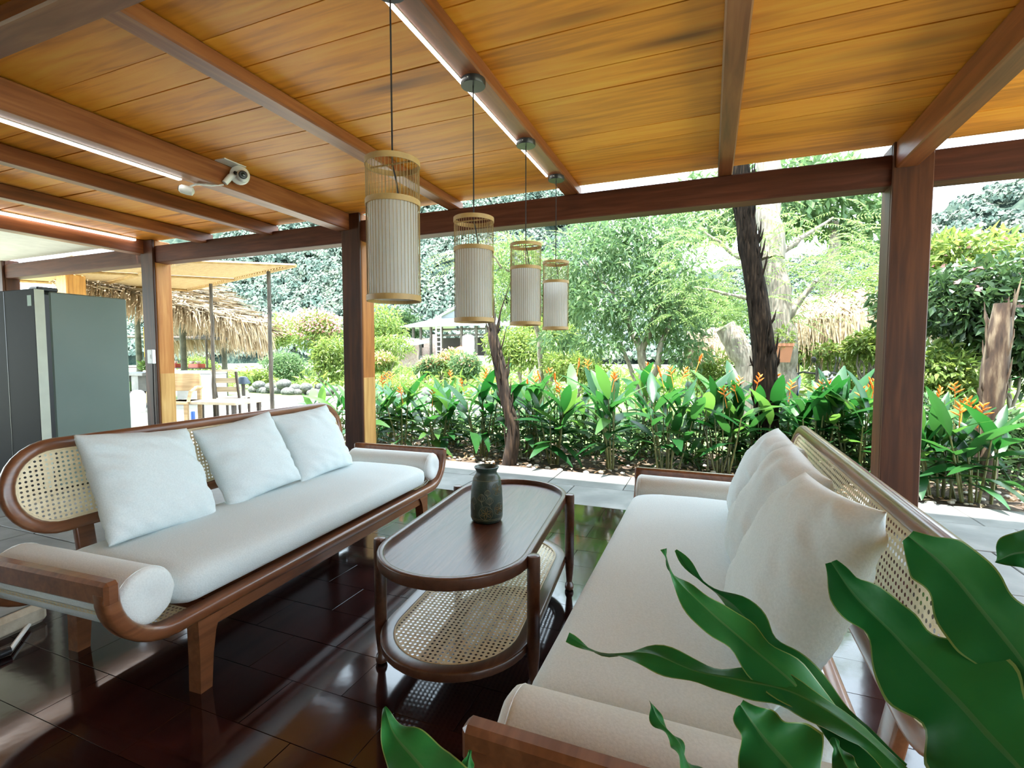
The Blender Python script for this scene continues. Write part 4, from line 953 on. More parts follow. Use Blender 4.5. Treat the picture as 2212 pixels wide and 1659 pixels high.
MB().box(x0 + .5, x1 - .4, 4.8, 5.0, 0, zb + 2.0).build('back_wall', plain('dark_interior_boards', (0.06, 0.05, 0.045), .9), house, smooth=False)
for zz in (zw + .2, ze - .35): MB().box(wx1, x1 - .6, 0.3, .5, zz, zz + .18).build('rail', 'pole_dark', house, smooth=False)
MB().box(x0, x1, -1.3, -.9, -.1, zb).build('plinth_wall', noise_mat('grey_rubble', [(0.3, (0.15, 0.15, 0.14)), (0.7, (0.36, 0.35, 0.33))], scale=3, rough=.9), house, smooth=False)
MB().box(hp(934, 740)[0] - ho.x, hp(942, 740)[0] - ho.x, .0, .3, zb, zw + .4).build('brick_pier', 'brick', house, smooth=False)
lad = thing('ladder', 'pale ladder leaning in the distant house', 'ladder', (hp(952, 765)[0], HY - .4, zb))
for sx in (-.28, .28): MB().box(sx - .05, sx + .05, -.05, .05, 0, 4.2).build('stile', 'white_plastic', lad, smooth=False)
for k in range(8): MB().box(-.28, .28, -.04, .04, .4 + k * .48, .48 + k * .48).build('rung', 'white_plastic', lad, smooth=False)
tk = thing('water_drum', 'pale drum standing in the distant house', 'drum', (hp(1015, 765)[0], HY - .3, zb))
MB().lathe([(.5, 0), (.62, .1), (.6, .6), (.62, 1.2), (.6, 1.9), (.5, 2.0)], 14).build('body', 'white_plastic', tk); MB().lathe([(.3, 2.0), (.32, 2.1), (.1, 2.12)], 10).build('lid', 'white_plastic', tk)
tp = MB(); tp.sphere((0, 0, .3), (.75, .5, .75), 10, 6); tag(tp.build('tarpaulin', plain('orange_tarp', (0.75, 0.16, 0.05), .6), None, loc=(hp(1000, 768)[0], HY - .5, zb - .1)), 'orange tarpaulin heap in the distant house', 'tarpaulin')
shed = thing('shed', 'low shed with a sloping white roof left of the far house', 'shed', (hp(840, 770)[0], 40, 0)); so = Vector(shed.location)
a_, b_ = hp(797, 733, 40), hp(880, 752, 40)
quad([(a_[0] - so.x, -1, a_[2]), (b_[0] - so.x, -1, b_[2]), (b_[0] - so.x, 4, b_[2] + .6), (a_[0] - so.x, 4, a_[2] + .6)], .1).build('roof', 'tin', shed, smooth=False)
for px in (803, 830, 862): x = hp(px, 760, 40)[0] - so.x; MB().box(x - .1, x + .1, -.6, -.4, 0, 2.1).build('post', 'pole_dark', shed, smooth=False)
MB().box(a_[0] - so.x + .5, b_[0] - so.x - .5, 2.5, 2.7, 0, 1.7).build('wall', 'brick', shed, smooth=False)

def hillside(name, label, x0, x1, y0, y1, step, hfun, mat):
    nx, ny = int((x1 - x0) / step), int((y1 - y0) / step); V = np.zeros(((nx + 1) * (ny + 1), 3)); c = 0
    for i in range(nx + 1):
        for j in range(ny + 1):
            x, yy = lerp(x0, x1, i / nx), lerp(y0, y1, j / ny); h = hfun(x, yy)
            if h > -1:
                d = mnoise.voronoi(Vector((x / 4.6, yy / 4.6, 0)))[0][0]; h += max(0, 1 - d * 1.25) * 4.6 + 0.9 * mnoise.noise(Vector((x * .9, yy * .9, 4)))
            V[c] = (x + .8 * mnoise.noise(Vector((x * .7, yy * .7, 9))), yy, h); c += 1
    i, j = np.meshgrid(np.arange(nx), np.arange(ny), indexing='ij'); a = (i * (ny + 1) + j).ravel()
    F = np.stack([a, a + ny + 1, a + ny + 2, a + 1], 1)
    o = link(name, np_mesh(name, V, F, mat, smooth=True)); return struct(o, label)
MT['forest'] = noise_mat('hill_forest', [(0.3, (0.018, 0.032, 0.025)), (0.5, (0.040, 0.058, 0.045)), (0.7, (0.070, 0.088, 0.064))], scale=0.5, rough=1.0, spec=0.0, bump=1.0, bscale=1.6, detail=8, rnd=False)
def h1(x, y):
    # steep wooded hill on the left, dropping towards the middle
    ridge = 62 - 0.0 * x; k = max(0.0, min(1.0, (y - 70) / 70)); sx = 1 / (1 + math.exp((x + 32) / 13))
    return -2 + k ** 1.1 * (14 + 52 * sx) + 3 * mnoise.noise(Vector((x / 22, y / 22, 1))) * k
hillside('hill', 'steep forested hill rising behind the far house', -190, 40, 66, 146, 1.25, h1, 'forest')
def h2(x, y):
    k = max(0.0, min(1.0, (y - 100) / 70)); sx = 1 / (1 + math.exp(-(x - 55) / 18)); return -2 + k * (25 + 26 * sx) + 4 * mnoise.noise(Vector((x / 30, y / 30, 5))) * k
hillside('hill', 'lower forested ridge beyond the right post', -30, 190, 98, 172, 1.7, h2, 'forest')

MT['crown'] = noise_mat('hill_tree_crown', [(0.3, (0.070, 0.108, 0.086)), (0.5, (0.125, 0.165, 0.130)), (0.7, (0.20, 0.23, 0.168))], scale=0.28, rough=1.0, spec=0.0, detail=3, rnd=False)
def crowns(label, hf, xr, yr, n, r0, r1, per, L, seed):
    g = np.random.default_rng(seed); xs_ = g.uniform(xr[0], xr[1], n); ys_ = g.uniform(yr[0], yr[1], n); rr = g.uniform(r0, r1, n)
    hs_ = np.array([hf(a, b) for a, b in zip(xs_, ys_)]); keep = hs_ > -1.5; xs_, ys_, rr, hs_ = xs_[keep], ys_[keep], rr[keep], hs_[keep]; n = len(xs_)
    d = unit(g.normal(size=(n, per, 3))); d[:, :, 2] = np.abs(d[:, :, 2]) - .15; d[:, :, 1] = .25 - np.abs(d[:, :, 1]) * 1.1
    C0 = np.stack([xs_, ys_, hs_ + 2.4], 1)[:, None]; P = C0 + d * rr[:, None, None] * g.uniform(.8, 1.08, (n, per, 1)) * np.array([1, 1, .85])
    P = P.reshape(-1, 3); nm = unit(d.reshape(-1, 3) + g.normal(size=(n * per, 3)) * .35); t1 = unit(np.cross(nm, g.normal(size=(n * per, 3)))); t2 = np.cross(nm, t1); sz = L * g.uniform(.5, 1.1, (n * per, 1))
    V = np.stack([P - t1 * sz, P + t2 * sz * .7, P + t1 * sz, P - t2 * sz * .7], 1).reshape(-1, 3); F = np.arange(n * per)[:, None] * 4 + np.array([[0, 1, 2, 3]])
    o = stuff(link('forest_crowns', np_mesh('forest_crowns', V, F, 'crown'))); return tag(o, label, 'forest')
crowns('tree crowns covering the steep hill behind the far house', h1, (-140, 25), (67, 138), 2600, 1.9, 3.8, 110, .5, 5)
crowns('tree crowns covering the lower ridge beyond the right post', h2, (5, 140), (100, 168), 1100, 2.2, 4.2, 90, .65, 6)

# ------------------------------------------------------------------ thatched huts
def thatch_np(segs, seed):
    """segs: (origin, direction, length, width) of single dry leaf strips, each bent once; returns arrays"""
    g = np.random.default_rng(seed); O = np.array([s[0] for s in segs], float); D = unit(np.array([s[1] for s in segs], float)); L = np.array([s[2] for s in segs])[:, None]; Wd = np.array([s[3] for s in segs])[:, None]; H = np.array([s[4] for s in segs])[:, None]
    SD = unit(np.cross(D, np.array([0, 0, 1.0]) + g.normal(size=D.shape) * .35)); z = np.array([[0, 0, 1.0]])
    p0 = O; p1 = O + D * L * .55; p2 = O + D * L - z * H
    V = np.stack([p0 - SD * Wd / 2, p0 + SD * Wd / 2, p1 - SD * Wd / 2, p1 + SD * Wd / 2, p2 - SD * Wd * .12, p2 + SD * Wd * .12], 1).reshape(-1, 3)
    i = np.arange(len(O))[:, None] * 6
    F = np.concatenate([i + np.array([[0, 1, 3, 2]]), i + np.array([[2, 3, 5, 4]])], 1).reshape(-1, 4)
    return V, F
def roof_slope(P, Q, U, Vv, parent, name, seed, n, sl, wd, over=0.25, hang=0.22, mat='thatch'):
    """P: upper corner, Q: other upper corner, U: vector down the slope; strips run down the slope in courses"""
    q = random.Random(seed); P, Q, U = Vector(P), Vector(Q), Vector(U); segs = []; ln = U.length; d = U.normalized(); nrm = (Q - P).cross(U).normalized()
    if nrm.z < 0: nrm = -nrm
    for k in range(n):
        a = q.random(); t = q.random() ** 0.8; o = P.lerp(Q, a) + U * t + nrm * q.uniform(0.0, 0.07)
        dd = d + (Q - P).normalized() * q.gauss(0, .16) + nrm * q.uniform(-.03, .08); l = sl * q.uniform(.6, 1.25)
        end = t * ln + l; hg = max(0, end - ln) * 1.0 * q.uniform(.6, 1.3); segs.append((o, dd, l, wd * q.uniform(.6, 1.5), min(hg, hang * 1.6)))
    V, F = thatch_np(segs, seed); return stuff(link(name, np_mesh(name, V, F, mat), parent))
def verge(P, U, out, parent, seed, n, wd=.02, sl=.4):
    q = random.Random(seed); P, U, out = Vector(P), Vector(U), Vector(out); segs = []
    for k in range(n):
        o = P + U * q.random() + Vector((0, 0, q.uniform(-.03, .05))); dd = U.normalized() * q.uniform(.5, 1.1) + out * q.uniform(.1, .5); segs.append((o, dd, sl * q.uniform(.5, 1.3), wd * q.uniform(.6, 1.6), sl * q.uniform(.25, .75)))
    V, F = thatch_np(segs, seed); return stuff(link('verge_fringe', np_mesh('verge_fringe', V, F, 'thatch'), parent))
# left hut: gable towards the pavilion, right slope falling to the right
hl = thing('thatched_hut', 'open hut with a shaggy palm-thatch roof behind the left post', 'hut', (-11.2, 10.2, -0.09)); o = Vector(hl.location)
NL, RC, FLc = Vector(at_y(150, 600, 5.6)) - o, Vector(at_y(566, 702, 9.6)) - o, Vector(at_y(330, 738, 12.5)) - o
AP = Vector(at_y(415, 590, 9.9)) - o; AP2 = AP + Vector((-4.2, -.6, .3))
def on_tri(q, a, b, c):
    u, v = q.random(), q.random()
    if u + v > 1: u, v = 1 - u, 1 - v
    return a + (b - a) * u + (c - a) * v
def thatch_face(name, tris, down, seed, n, sl, wd, mat, lift):
    q = random.Random(seed); segs = []
    for k in range(n):
        a, b_, c = tris[q.randrange(len(tris))]; nrm = (b_ - a).cross(c - a).normalized(); nrm = nrm if nrm.z > 0 else -nrm
        p_ = on_tri(q, a, b_, c) + nrm * q.uniform(0, .06) * lift; d = down(p_).normalized() + Vector((q.gauss(0, .18), q.gauss(0, .18), q.gauss(0, .05)))
        segs.append((p_, d, sl * q.uniform(.6, 1.25), wd * q.uniform(.6, 1.4), .05 * q.random()))
    V, F = thatch_np(segs, seed); stuff(link(name, np_mesh(name, V, F, mat), hl))
S1 = [(NL, RC, AP), (NL, AP, AP2)]; S2 = [(RC, FLc, AP)]
mid1 = (RC - NL).normalized(); per1 = Vector((mid1.y, -mid1.x, -.45)); per1 = per1 if per1.y < 0 or per1.x > 0 else -per1
per1 = Vector((0.55, -0.75, -.42))
thatch_face('thatch', S1, lambda p_: per1, 301, 4200, .7, .035, 'thatch', 1)
thatch_face('thatch', S2, lambda p_: Vector((.9, .2, -.5)), 302, 1800, .7, .035, 'thatch', 1)
thatch_face('thatch_lining', [tuple(v + Vector((0, 0, -.06)) for v in t3) for t3 in S1 + S2], lambda p_: Vector((1, .2, -.1)), 304, 1600, .8, .05, 'thatch_under', -.6)
for t3 in S1 + S2: quad(list(t3), .02).build('thatch_mat', 'thatch_under', hl, smooth=False)
def fringe(a, b_, out, n, seed, drop):
    q = random.Random(seed); segs = []
    for k in range(n):
        t_ = q.random() ** .8; p_ = a.lerp(b_, t_) + Vector((q.uniform(-.1, .1), q.uniform(-.1, .1), q.uniform(-.04, .12))); segs.append((p_, Vector(out) + Vector((q.gauss(0, .2), q.gauss(0, .2), q.uniform(-.4, .1))), q.uniform(.25, .6), .03 * q.uniform(.6, 1.4), drop * q.uniform(.4, 1.2)))
    V, F = thatch_np(segs, seed); stuff(link('eave_fringe', np_mesh('eave_fringe', V, F, 'thatch'), hl))
fringe(NL, RC, (.45, -.55, -.3), 1300, 31, .32)
fringe(NL.lerp(RC, .75), RC, (.7, -.3, -.4), 900, 33, .5)
fringe(RC, FLc, (.8, .2, -.4), 900, 32, .45)
for t_ in (.25, .5, .75):
    MB().tube([NL.lerp(RC, t_) + Vector((0, 0, -.08)), AP2.lerp(AP, t_) + Vector((0, 0, -.1))], .035, 6).build('rafter_pole', 'pole_dark', hl)
MB().tube([NL.lerp(RC, .3).lerp(AP2, .35) + Vector((0, 0, -.12)), RC.lerp(AP, .35) + Vector((0, 0, -.12))], .045, 6).build('purlin', 'pole_dark', hl)
MB().tube([RC + Vector((-.1, 0, -.06)), FLc + Vector((0, 0, -.06))], .045, 6).build('purlin', 'pole_dark', hl)
MT['mossy'] = noise_mat('mossy_post', [(0.3, (0.05, 0.055, 0.035)), (0.7, (0.13, 0.125, 0.085))], scale=6, rough=.9, bump=.5)
for (px, Yk, zt) in ((396, 9.6, 2.25), (484, 10.6, 1.75), (300, 9.6, 2.4)):
    x = at_y(px, 780, Yk)[0] - o.x; MB().tube([(x, Yk - o.y, 0), (x + .02, Yk - o.y, 1.0), (x, Yk - o.y, zt)], [.085, .08, .075], 9).build('post', 'mossy', hl)
a_ = at_y(250, 727, 10.2); b_ = at_y(520, 732, 10.2)
MB().tube([Vector(a_) - o, Vector(b_) - o], .05, 7).build('tie_beam', 'pole_dark', hl)
# shelf board with a red tray and pale bowls hung in the hut
y9 = 10.0; p0, p1 = at_y(262, 792, y9), at_y(450, 786, y9)
sh = thing('hanging_shelf', 'narrow hanging shelf board inside the left hut', 'shelf', ((p0[0] + p1[0]) / 2, y9, p0[2] - .03))
hw = (p1[0] - p0[0]) / 2
MB().box(-hw, hw, -.14, .14, 0, .03, b=.004).build('board', 'post', sh, smooth=False)
for sx in (-1, 1): MB().box(sx * (hw - .05) - .02, sx * (hw - .05) + .02, -.02, .02, .03, 1.0).build('hanger', 'pole_dark', sh, smooth=False)
def tray(px, w, col, lab):
    t = thing('tray', lab, 'tray', (at_y(px, 785, y9)[0], y9, p0[2]))
    mb = MB(); mb.box(-w, w, -.1, .1, 0, .02); mb.box(-w, w, -.11, -.09, 0, .11); mb.box(-w, w, .09, .11, 0, .11); mb.box(-w - .01, -w + .01, -.11, .11, 0, .11); mb.box(w - .01, w + .01, -.11, .11, 0, .11); mb.build('body', plain(lab[:12], col, .5), t, smooth=False)
    return t
tray(375, .22, (0.55, 0.07, 0.04), 'red tray on the hut shelf, left of the hut post')
tray(425, .2, (0.62, 0.10, 0.05), 'red tray on the hut shelf, right of the hut post')
for k, px in enumerate((362, 378, 415, 428)):
    b9 = MB(); b9.lathe([(.02, 0), (.045, .01), (.075, .06), (.08, .075), (.07, .07), (.04, .02), (.01, .015)], 14)
    tag(b9.build('bowl', 'white_plastic', None, loc=(at_y(px, 770, y9)[0], y9, p0[2] + .115)), ['pale bowl at the left end of the left red tray', 'pale bowl at the right end of the left red tray', 'pale bowl at the left end of the right red tray', 'pale bowl at the right end of the right red tray'][k], 'bowl')

# woven bamboo awning on poles between the pavilion and the left hut
MT['mat_weave'] = noise_mat('bamboo_mat', [(0.3, (0.30, 0.19, 0.07)), (0.5, (0.44, 0.30, 0.13)), (0.7, (0.55, 0.41, 0.20))], scale=6, stretch=(1.2, 26, 1), rough=.6, bump=.6, rnd=False)
AZ = 2.62
A1, A2 = at_z(638, 571, AZ), at_z(405, 625, AZ); A3 = np.array([-12.6, 4.75, AZ]); A4 = np.array([-8.4, 4.3, AZ])
A3 = A2 + (at_z(50, 605, AZ) - A2) * 1.15
aw = thing('bamboo_awning', 'woven bamboo mat awning beyond the left post', 'awning', tuple((A1 + A2) / 2)); o = Vector(aw.location)
q1, q2, q3, q4 = (Vector(v) - o for v in (A1, A2, A3, A4))
ns = 46
for k in range(ns):                       # split-bamboo strips, each its own piece
    t0, t1 = k / ns, (k + .8) / ns
    quad([q1.lerp(q2, t0), q1.lerp(q2, t1), q4.lerp(q3, t1), q4.lerp(q3, t0)], .006 + .006 * (k % 2)).build('bamboo_strip', 'mat_weave', aw, smooth=False)
for a_, b_ in ((q1, q2), (q1, q4), (q2, q3), (q1.lerp(q2, .48), q4.lerp(q3, .48)), (q1.lerp(q4, .5), q2.lerp(q3, .5))):
    MB().tube([a_ + Vector((0, 0, -.02)), b_ + Vector((0, 0, -.02))], .03, 6).build('edge_pole', 'bamboo', aw)
for k, (px, py, lab) in enumerate([(580, 586, 'thin dark pole under the tip of the bamboo awning'), (455, 613, 'thin mossy pole under the bamboo awning, left of the chair')]):
    p = at_z(px, py, AZ - .05); mb = MB(); limb(mb, (0, 0, 0), (0, 0, AZ + .04), .035, .03, 70 + k, .006, 12, 8, .08)
    tag(mb.build('awning_pole', 'pole_dark', None, loc=(p[0], p[1], -.09)), lab, 'pole')

# refrigerator left of the first post
fx = -5.3
fr_ = thing('refrigerator', 'tall grey refrigerator with a dark door at the far left', 'refrigerator', (fx - .46, 2.80, 0))
MT['fr_side'] = noise_mat('grey_green_enamel', [(0.3, (0.135, 0.185, 0.16)), (0.7, (0.155, 0.205, 0.18))], scale=2, rough=.38)
MB().box(-.46, .46, -.28, .33, .03, 1.75, b=.01).build('body', 'fr_side', fr_, smooth=False)
dr = MB().box(-.46, .46, -.385, -.315, .05, 1.765, b=.006).build('door', plain('dark_brown_door_glass', (0.008, 0.006, 0.005), .6, spec=.08), fr_, smooth=False)
MB().box(.4605, .4625, -.384, -.316, .055, 1.76).build('door_edge', plain('pale_door_edge', (0.62, 0.66, 0.55), .4), dr, smooth=False)
MB().box(-.45, .45, -.316, -.279, .06, 1.72).build('door_gasket', 'black', dr, smooth=False)
MB().box(.33, .455, -.36, -.21, 1.75, 1.785, b=.008).build('hinge_cover', 'black', fr_, smooth=False)
MB().box(.36, .42, -.3865, -.385, 1.62, 1.71).build('energy_label', plain('green_sticker', (0.12, 0.22, 0.10), .5), dr, smooth=False)
MB().box(-.003, .003, -.3868, -.384, .06, 1.755).build('door_seam', 'black', dr, smooth=False)
for sx in (-.4, .4): MB().lathe([(.02, 0), (.025, .01), (.02, .035)], 10, (sx, 0, 0)).build('foot', 'black', fr_)
cb = thing('tall_cabinet', 'black tall cabinet at the left edge beside the refrigerator', 'cabinet', (-6.75, 2.75, 0))
MB().box(-.4, .4, -.3, .3, .05, 1.70, b=.008).build('body', 'black', cb, smooth=False)
cd_ = MB().box(-.39, .39, -.325, -.302, .08, 1.68, b=.006).build('door', plain('black_cabinet_door', (0.02, 0.018, 0.016), .3), cb, smooth=False)
MB().box(.33, .345, -.345, -.325, .6, 1.1).build('handle', 'white_plastic', cd_, smooth=False)
# switch box on the first post
sb = thing('switch_box', 'small white switch box on the post beside the refrigerator', 'switch', (-6.30, 3.985, 1.10))
MB().box(-.045, .045, -.035, .012, 0, .17, b=.006).build('case', 'white_plastic', sb, smooth=False); MB().box(-.02, .02, -.04, -.034, .06, .11).build('rocker', 'white_plastic', sb, smooth=False)
MB().tube([(0, 0, 0), (-.01, .0, -.5), (.0, .0, -1.1)], .006, 5).build('cable', 'cord', sb)

# furniture under the awning
def plank_chair(label, loc, rotz, frame, slat, h=.86, w=.44):
    t = thing('wooden_chair', label, 'chair', loc, rotz)
    for sx in (-1, 1):
        MB().sweep([((sx * w / 2, .18, 0), (1, 0, 0), (0, 1, 0)), ((sx * w / 2, .20, .42), (1, 0, 0), (0, 1, 0)), ((sx * w / 2, .31, h), (1, 0, 0), (0, 1, 0))], rrect(.02, .025, .3, 1)).build('leg', frame, t, smooth=False)
        MB().box(sx * w / 2 - .02, sx * w / 2 + .02, -.22, -.18, 0, .42).build('leg', frame, t, smooth=False)
        MB().box(sx * w / 2 - .018, sx * w / 2 + .018, -.2, .2, .36, .40).build('side_rail', frame, t, smooth=False)
    for k in range(5): MB().box(-w / 2 - .02, w / 2 + .02, -.22 + k * .085, -.145 + k * .085, .42, .44).build('seat_slat', slat, t, smooth=False)
    for z, hh in ((.56, .10), (.74, .10)):
        yy = lerp(.20, .31, (z - .42) / (h - .42)); MB().box(-w / 2, w / 2, yy - .008, yy + .012, z, z + hh).build('back_slat', slat, t, smooth=False)
    MB().box(-w / 2 - .025, w / 2 + .025, .285, .335, h - .01, h + .03).build('top_rail', slat, t, smooth=False)
    return t
MT['chair_dark'] = plain('dark_chair_frame', (0.05, 0.035, 0.03), .6); MT['chair_pale'] = wood('pale_chair_slat', (.34, .27, .18), (.46, .38, .27), (.56, .48, .36), 'x', 1, .6)
MT['board'] = wood('pine_board', (.42, .27, .13), (.58, .40, .22), (.68, .50, .30), 'x', 1, .6)
p = at_y(505, 900, 7.3); plank_chair('dark-framed wooden chair with pale back slats under the awning', (p[0], p[1], -.09), R(205), 'chair_dark', 'chair_pale', h=.98)
p = at_y(395, 900, 6.4)
bt = thing('wooden_chair', 'chunky pine chair with a broad board back beside the left post', 'chair', (p[0], p[1], -.09), R(28))
MB().box(-.33, .33, -.02, .02, .62, .95, b=.006).build('back_board', 'board', bt, smooth=False)
MB().box(-.34, .34, -.5, .02, .40, .45, b=.006).build('seat', 'board', bt, smooth=False)
for sx in (-1, 1):
    MB().box(sx * .3 - .03, sx * .3 + .03, .0, .05, 0, .9).build('leg', 'board', bt, smooth=False); MB().box(sx * .3 - .03, sx * .3 + .03, -.48, -.42, 0, .4).build('leg', 'board', bt, smooth=False)
    MB().tube([(sx * .34, .02, .68), (sx * .36, -.2, .70), (sx * .36, -.42, .62), (sx * .34, -.46, .44)], .03, 7).build('arm', 'board', bt)
p = at_y(470, 915, 6.6)
wt = thing('low_table', 'low grey plank table under the awning, behind the left sofa', 'table', (p[0], p[1], -.09), R(10))
MB().box(-.75, .75, -.4, .4, .40, .45, b=.006).build('top', 'chair_pale', wt, smooth=False)
for sx in (-1, 1):
    for sy in (-1, 1): MB().box(sx * .65 - .03, sx * .65 + .03, sy * .32 - .03, sy * .32 + .03, 0, .40).build('leg', 'chair_dark', wt, smooth=False)
p = at_y(417, 905, 6.05)
can = thing('can', 'blue can standing beside the pine chair', 'can', (p[0], p[1], p[2] - .05))
MB().lathe([(.03, 0), (.035, .005), (.035, .17), (.028, .185)], 18).build('body', plain('blue_can', (0.05, 0.13, 0.42), .3), can); MB().lathe([(.026, .185), (.028, .19), (.02, .187)], 18).build('lid', 'tin', can)
cs = thing('stool', 'small stool carrying the blue can', 'stool', (p[0], p[1], -.09))
MB().lathe([(.05, p[2] + .025), (.17, p[2] + .02), (.17, p[2] + .038), (.05, p[2] + .04)], 20).build('seat', 'chair_pale', cs)
for k in range(3): a = k * 2.1; MB().tube([(.13 * math.cos(a), .13 * math.sin(a), 0), (.1 * math.cos(a), .1 * math.sin(a), p[2] + .03)], .015, 6).build('leg', 'chair_dark', cs)
p = at_y(438, 870, 9.2)
wm = thing('chest_freezer', 'white chest freezer standing beneath the left hut', 'freezer', (p[0], p[1], -.09), R(15))
MB().box(-.5, .5, -.3, .3, .04, .80, b=.02).build('body', 'white_plastic', wm, smooth=False); MB().box(-.51, .51, -.31, .31, .81, .89, b=.015).build('lid', 'white_plastic', wm, smooth=False); MB().tube([(-.12, -.325, .74), (0, -.345, .74), (.12, -.325, .74)], .01, 6).build('handle', 'tin', wm)
p = at_y(300, 870, 8.0)
ct = thing('concrete_counter', 'grey concrete counter between refrigerator and left post', 'counter', (p[0], p[1], -.09))
MB().box(-.75, .75, -.35, .35, .80, .87, b=.01).build('top', 'stone', ct, smooth=False); MB().box(.25, .5, -.3, .3, 0, .80).build('pier', 'stone', ct, smooth=False); MB().box(-.7, -.45, -.3, .3, 0, .80).build('pier', 'stone', ct, smooth=False)
MB().box(-.7, .5, -.28, .28, .38, .42).build('shelf', 'chair_dark', ct, smooth=False)
for k, (z, c_, lab) in enumerate([(.42, (.10, .20, .08), 'green carton on the counter shelf beside the left post'), (-.09, (.80, .78, .80), None)]):
    if lab:
        cbx = thing('carton', lab, 'carton', (p[0] - .1, p[1] - .1, .335)); MB().box(-.2, .2, -.15, .15, 0, .22, b=.004).build('box', plain('green_carton', c_, .7), cbx, smooth=False); MB().box(-.19, .19, -.152, -.15, .09, .17).build('printed_panel', plain('yellow_print', (.55, .55, .2), .7), cbx, smooth=False)
p9 = at_y(300, 905, 7.2)
bk_ = thing('bucket', 'white bucket with a bag on the ground beside the left post', 'bucket', (p9[0], p9[1], -.09))
MB().lathe([(.10, 0), (.13, .01), (.16, .34), (.17, .35), (.15, .345), (.12, .03), (.02, .02)], 20).build('body', 'white_plastic', bk_)
mb = MB(); mb.sphere((0, 0, .38), (.15, .15, .14), 12, 8); mb.v = [tuple(Vector(v) + Vector((0, 0, .03)) * mnoise.noise(Vector(v) * 20)) for v in mb.v]; mb.build('bag', plain('pale_plastic_bag', (.72, .68, .74), .4), bk_)
# green bananas hanging by a yellow rope
p = at_y(312, 760, 7.9)
bn = thing('banana_bunch', 'bunch of green bananas hanging by a yellow rope beside the left post', 'bananas', (p[0], p[1], p[2] - .35))
MB().tube([(0, 0, .2), (.01, 0, .55), (0, 0, .95)], .008, 6).build('rope', plain('yellow_rope', (.62, .42, .05), .7), bn)
MB().tube([(0, 0, -.1), (.0, .0, .22)], .02, 6).build('stalk', 'heli_stem', bn)
bm_ = MB().tube([(0, 0, 0), (.06, 0, -.015), (.12, 0, .01), (.16, 0, .055)], [.012, .021, .019, .006], 7).mesh('banana', leafmat('green_banana_skin', [(.10, .20, .04), (.18, .27, .06)], .05, .4, island=False))
for k in range(26):
    o2 = link('banana', bm_, bn, (0, 0, -.06 + .045 * (k // 5))); o2.rotation_euler = (0, .15, k * 1.26 + (k // 5) * .4)
# dark garden lamp among the shrubs
p = at_y(525, 815, 10.5)
gl = thing('garden_lamp', 'dark hooded garden lamp behind the wooden chair', 'lamp', (p[0], p[1], -.09))
MB().tube([(0, 0, 0), (0, 0, p[2] - .05)], .05, 8).build('stake', 'pole_dark', gl); mb = MB(); mb.lathe([(.02, .22), (.10, .20), (.18, .06), (.19, .0), (.15, .01), (.05, .12)], 16); mb.build('hood', plain('blue_black_hood', (.05, .07, .10), .4), gl, loc=(0, 0, p[2] - .1))

# ------------------------------------------------------------------ right hut, vehicles
hr = thing('thatched_hut', 'long low hut with sunlit thatch left of the right post', 'hut', (2.6, 10.6, -.09)); o = Vector(hr.location)
P0, P1 = Vector(at_y(1690, 655, 10.6)) - o, Vector(at_y(2080, 590, 11.2)) - o
E0 = Vector(at_y(1680, 700, 9.3)) - o
roof_slope(P0, P1, E0 - P0 + Vector((.0, 0, 0)), None, hr, 'thatch', 401, 6500, .55, .032, hang=.5)
quad([P0, P1, P1 + (E0 - P0), E0], .03).build('thatch_mat', 'thatch_under', hr, smooth=False)
roof_slope(P0, P1, Vector((0, 1.6, -.6)), None, hr, 'thatch', 402, 1200, .5, .035)
q = random.Random(8); segs = []
for k in range(2200):
    t_ = q.random(); b9 = E0.lerp(P1 + (E0 - P0), t_) + Vector((q.uniform(-.05, .05), q.uniform(-.05, .35), q.uniform(.0, .16))); segs.append((b9, Vector((q.gauss(0, .25), -.55, -.5)), q.uniform(.3, .6), .026 * q.uniform(.6, 1.4), q.uniform(.15, .38)))
V, F = thatch_np(segs, 44); stuff(link('eave_fringe', np_mesh('eave_fringe', V, F, 'thatch'), hr))
for px, Y in ((1715, 9.7), (1765, 10.8), (1880, 9.9), (2060, 10.2)):
    a_ = at_y(px, 850, Y); MB().tube([(a_[0] - o.x, Y - o.y, 0), (a_[0] - o.x + .03, Y - o.y, 1.8)], .055, 8).build('post', 'pole_dark', hr)
MB().tube([E0 + Vector((0, .3, .02)), P1 + (E0 - P0) + Vector((0, .3, .02))], .04, 6).build('eave_pole', 'pole_dark', hr)
h3 = thing('thatched_hut', 'small thatched shelter left of the forked tree', 'hut', (.05, 11, -.09)); o = Vector(h3.location)
P0, P1 = Vector(at_y(1490, 718, 11)) - o, Vector(at_y(1600, 705, 11.4)) - o
roof_slope(P0, P1, Vector((0, -.9, -.35)), None, h3, 'thatch', 405, 1400, .4, .03); quad([P0, P1, P1 + Vector((0, -.9, -.35)), P0 + Vector((0, -.9, -.35))], .03).build('thatch_mat', 'thatch_under', h3, smooth=False)
for px in (1520, 1590): a_ = at_y(px, 850, 10.6); MB().tube([(a_[0] - o.x, -.4, 0), (a_[0] - o.x, -.4, 1.75)], .05, 8).build('post', 'pole_dark', h3)
bw = thing('bent_hoop', 'bent pale cane hoops arching over the right thatch roof', 'cane hoops', tuple(at_y(1830, 620, 10.5)))
for k in range(2):
    pts = [Vector(at_y(x, y_ + 8 * k, 10.5)) - Vector(bw.location) for x, y_ in ((1790, 640), (1815, 615), (1850, 598), (1890, 592), (1930, 597))]; MB().tube(catmull(pts, 16), .02, 6).build('hoop', 'bark', bw)

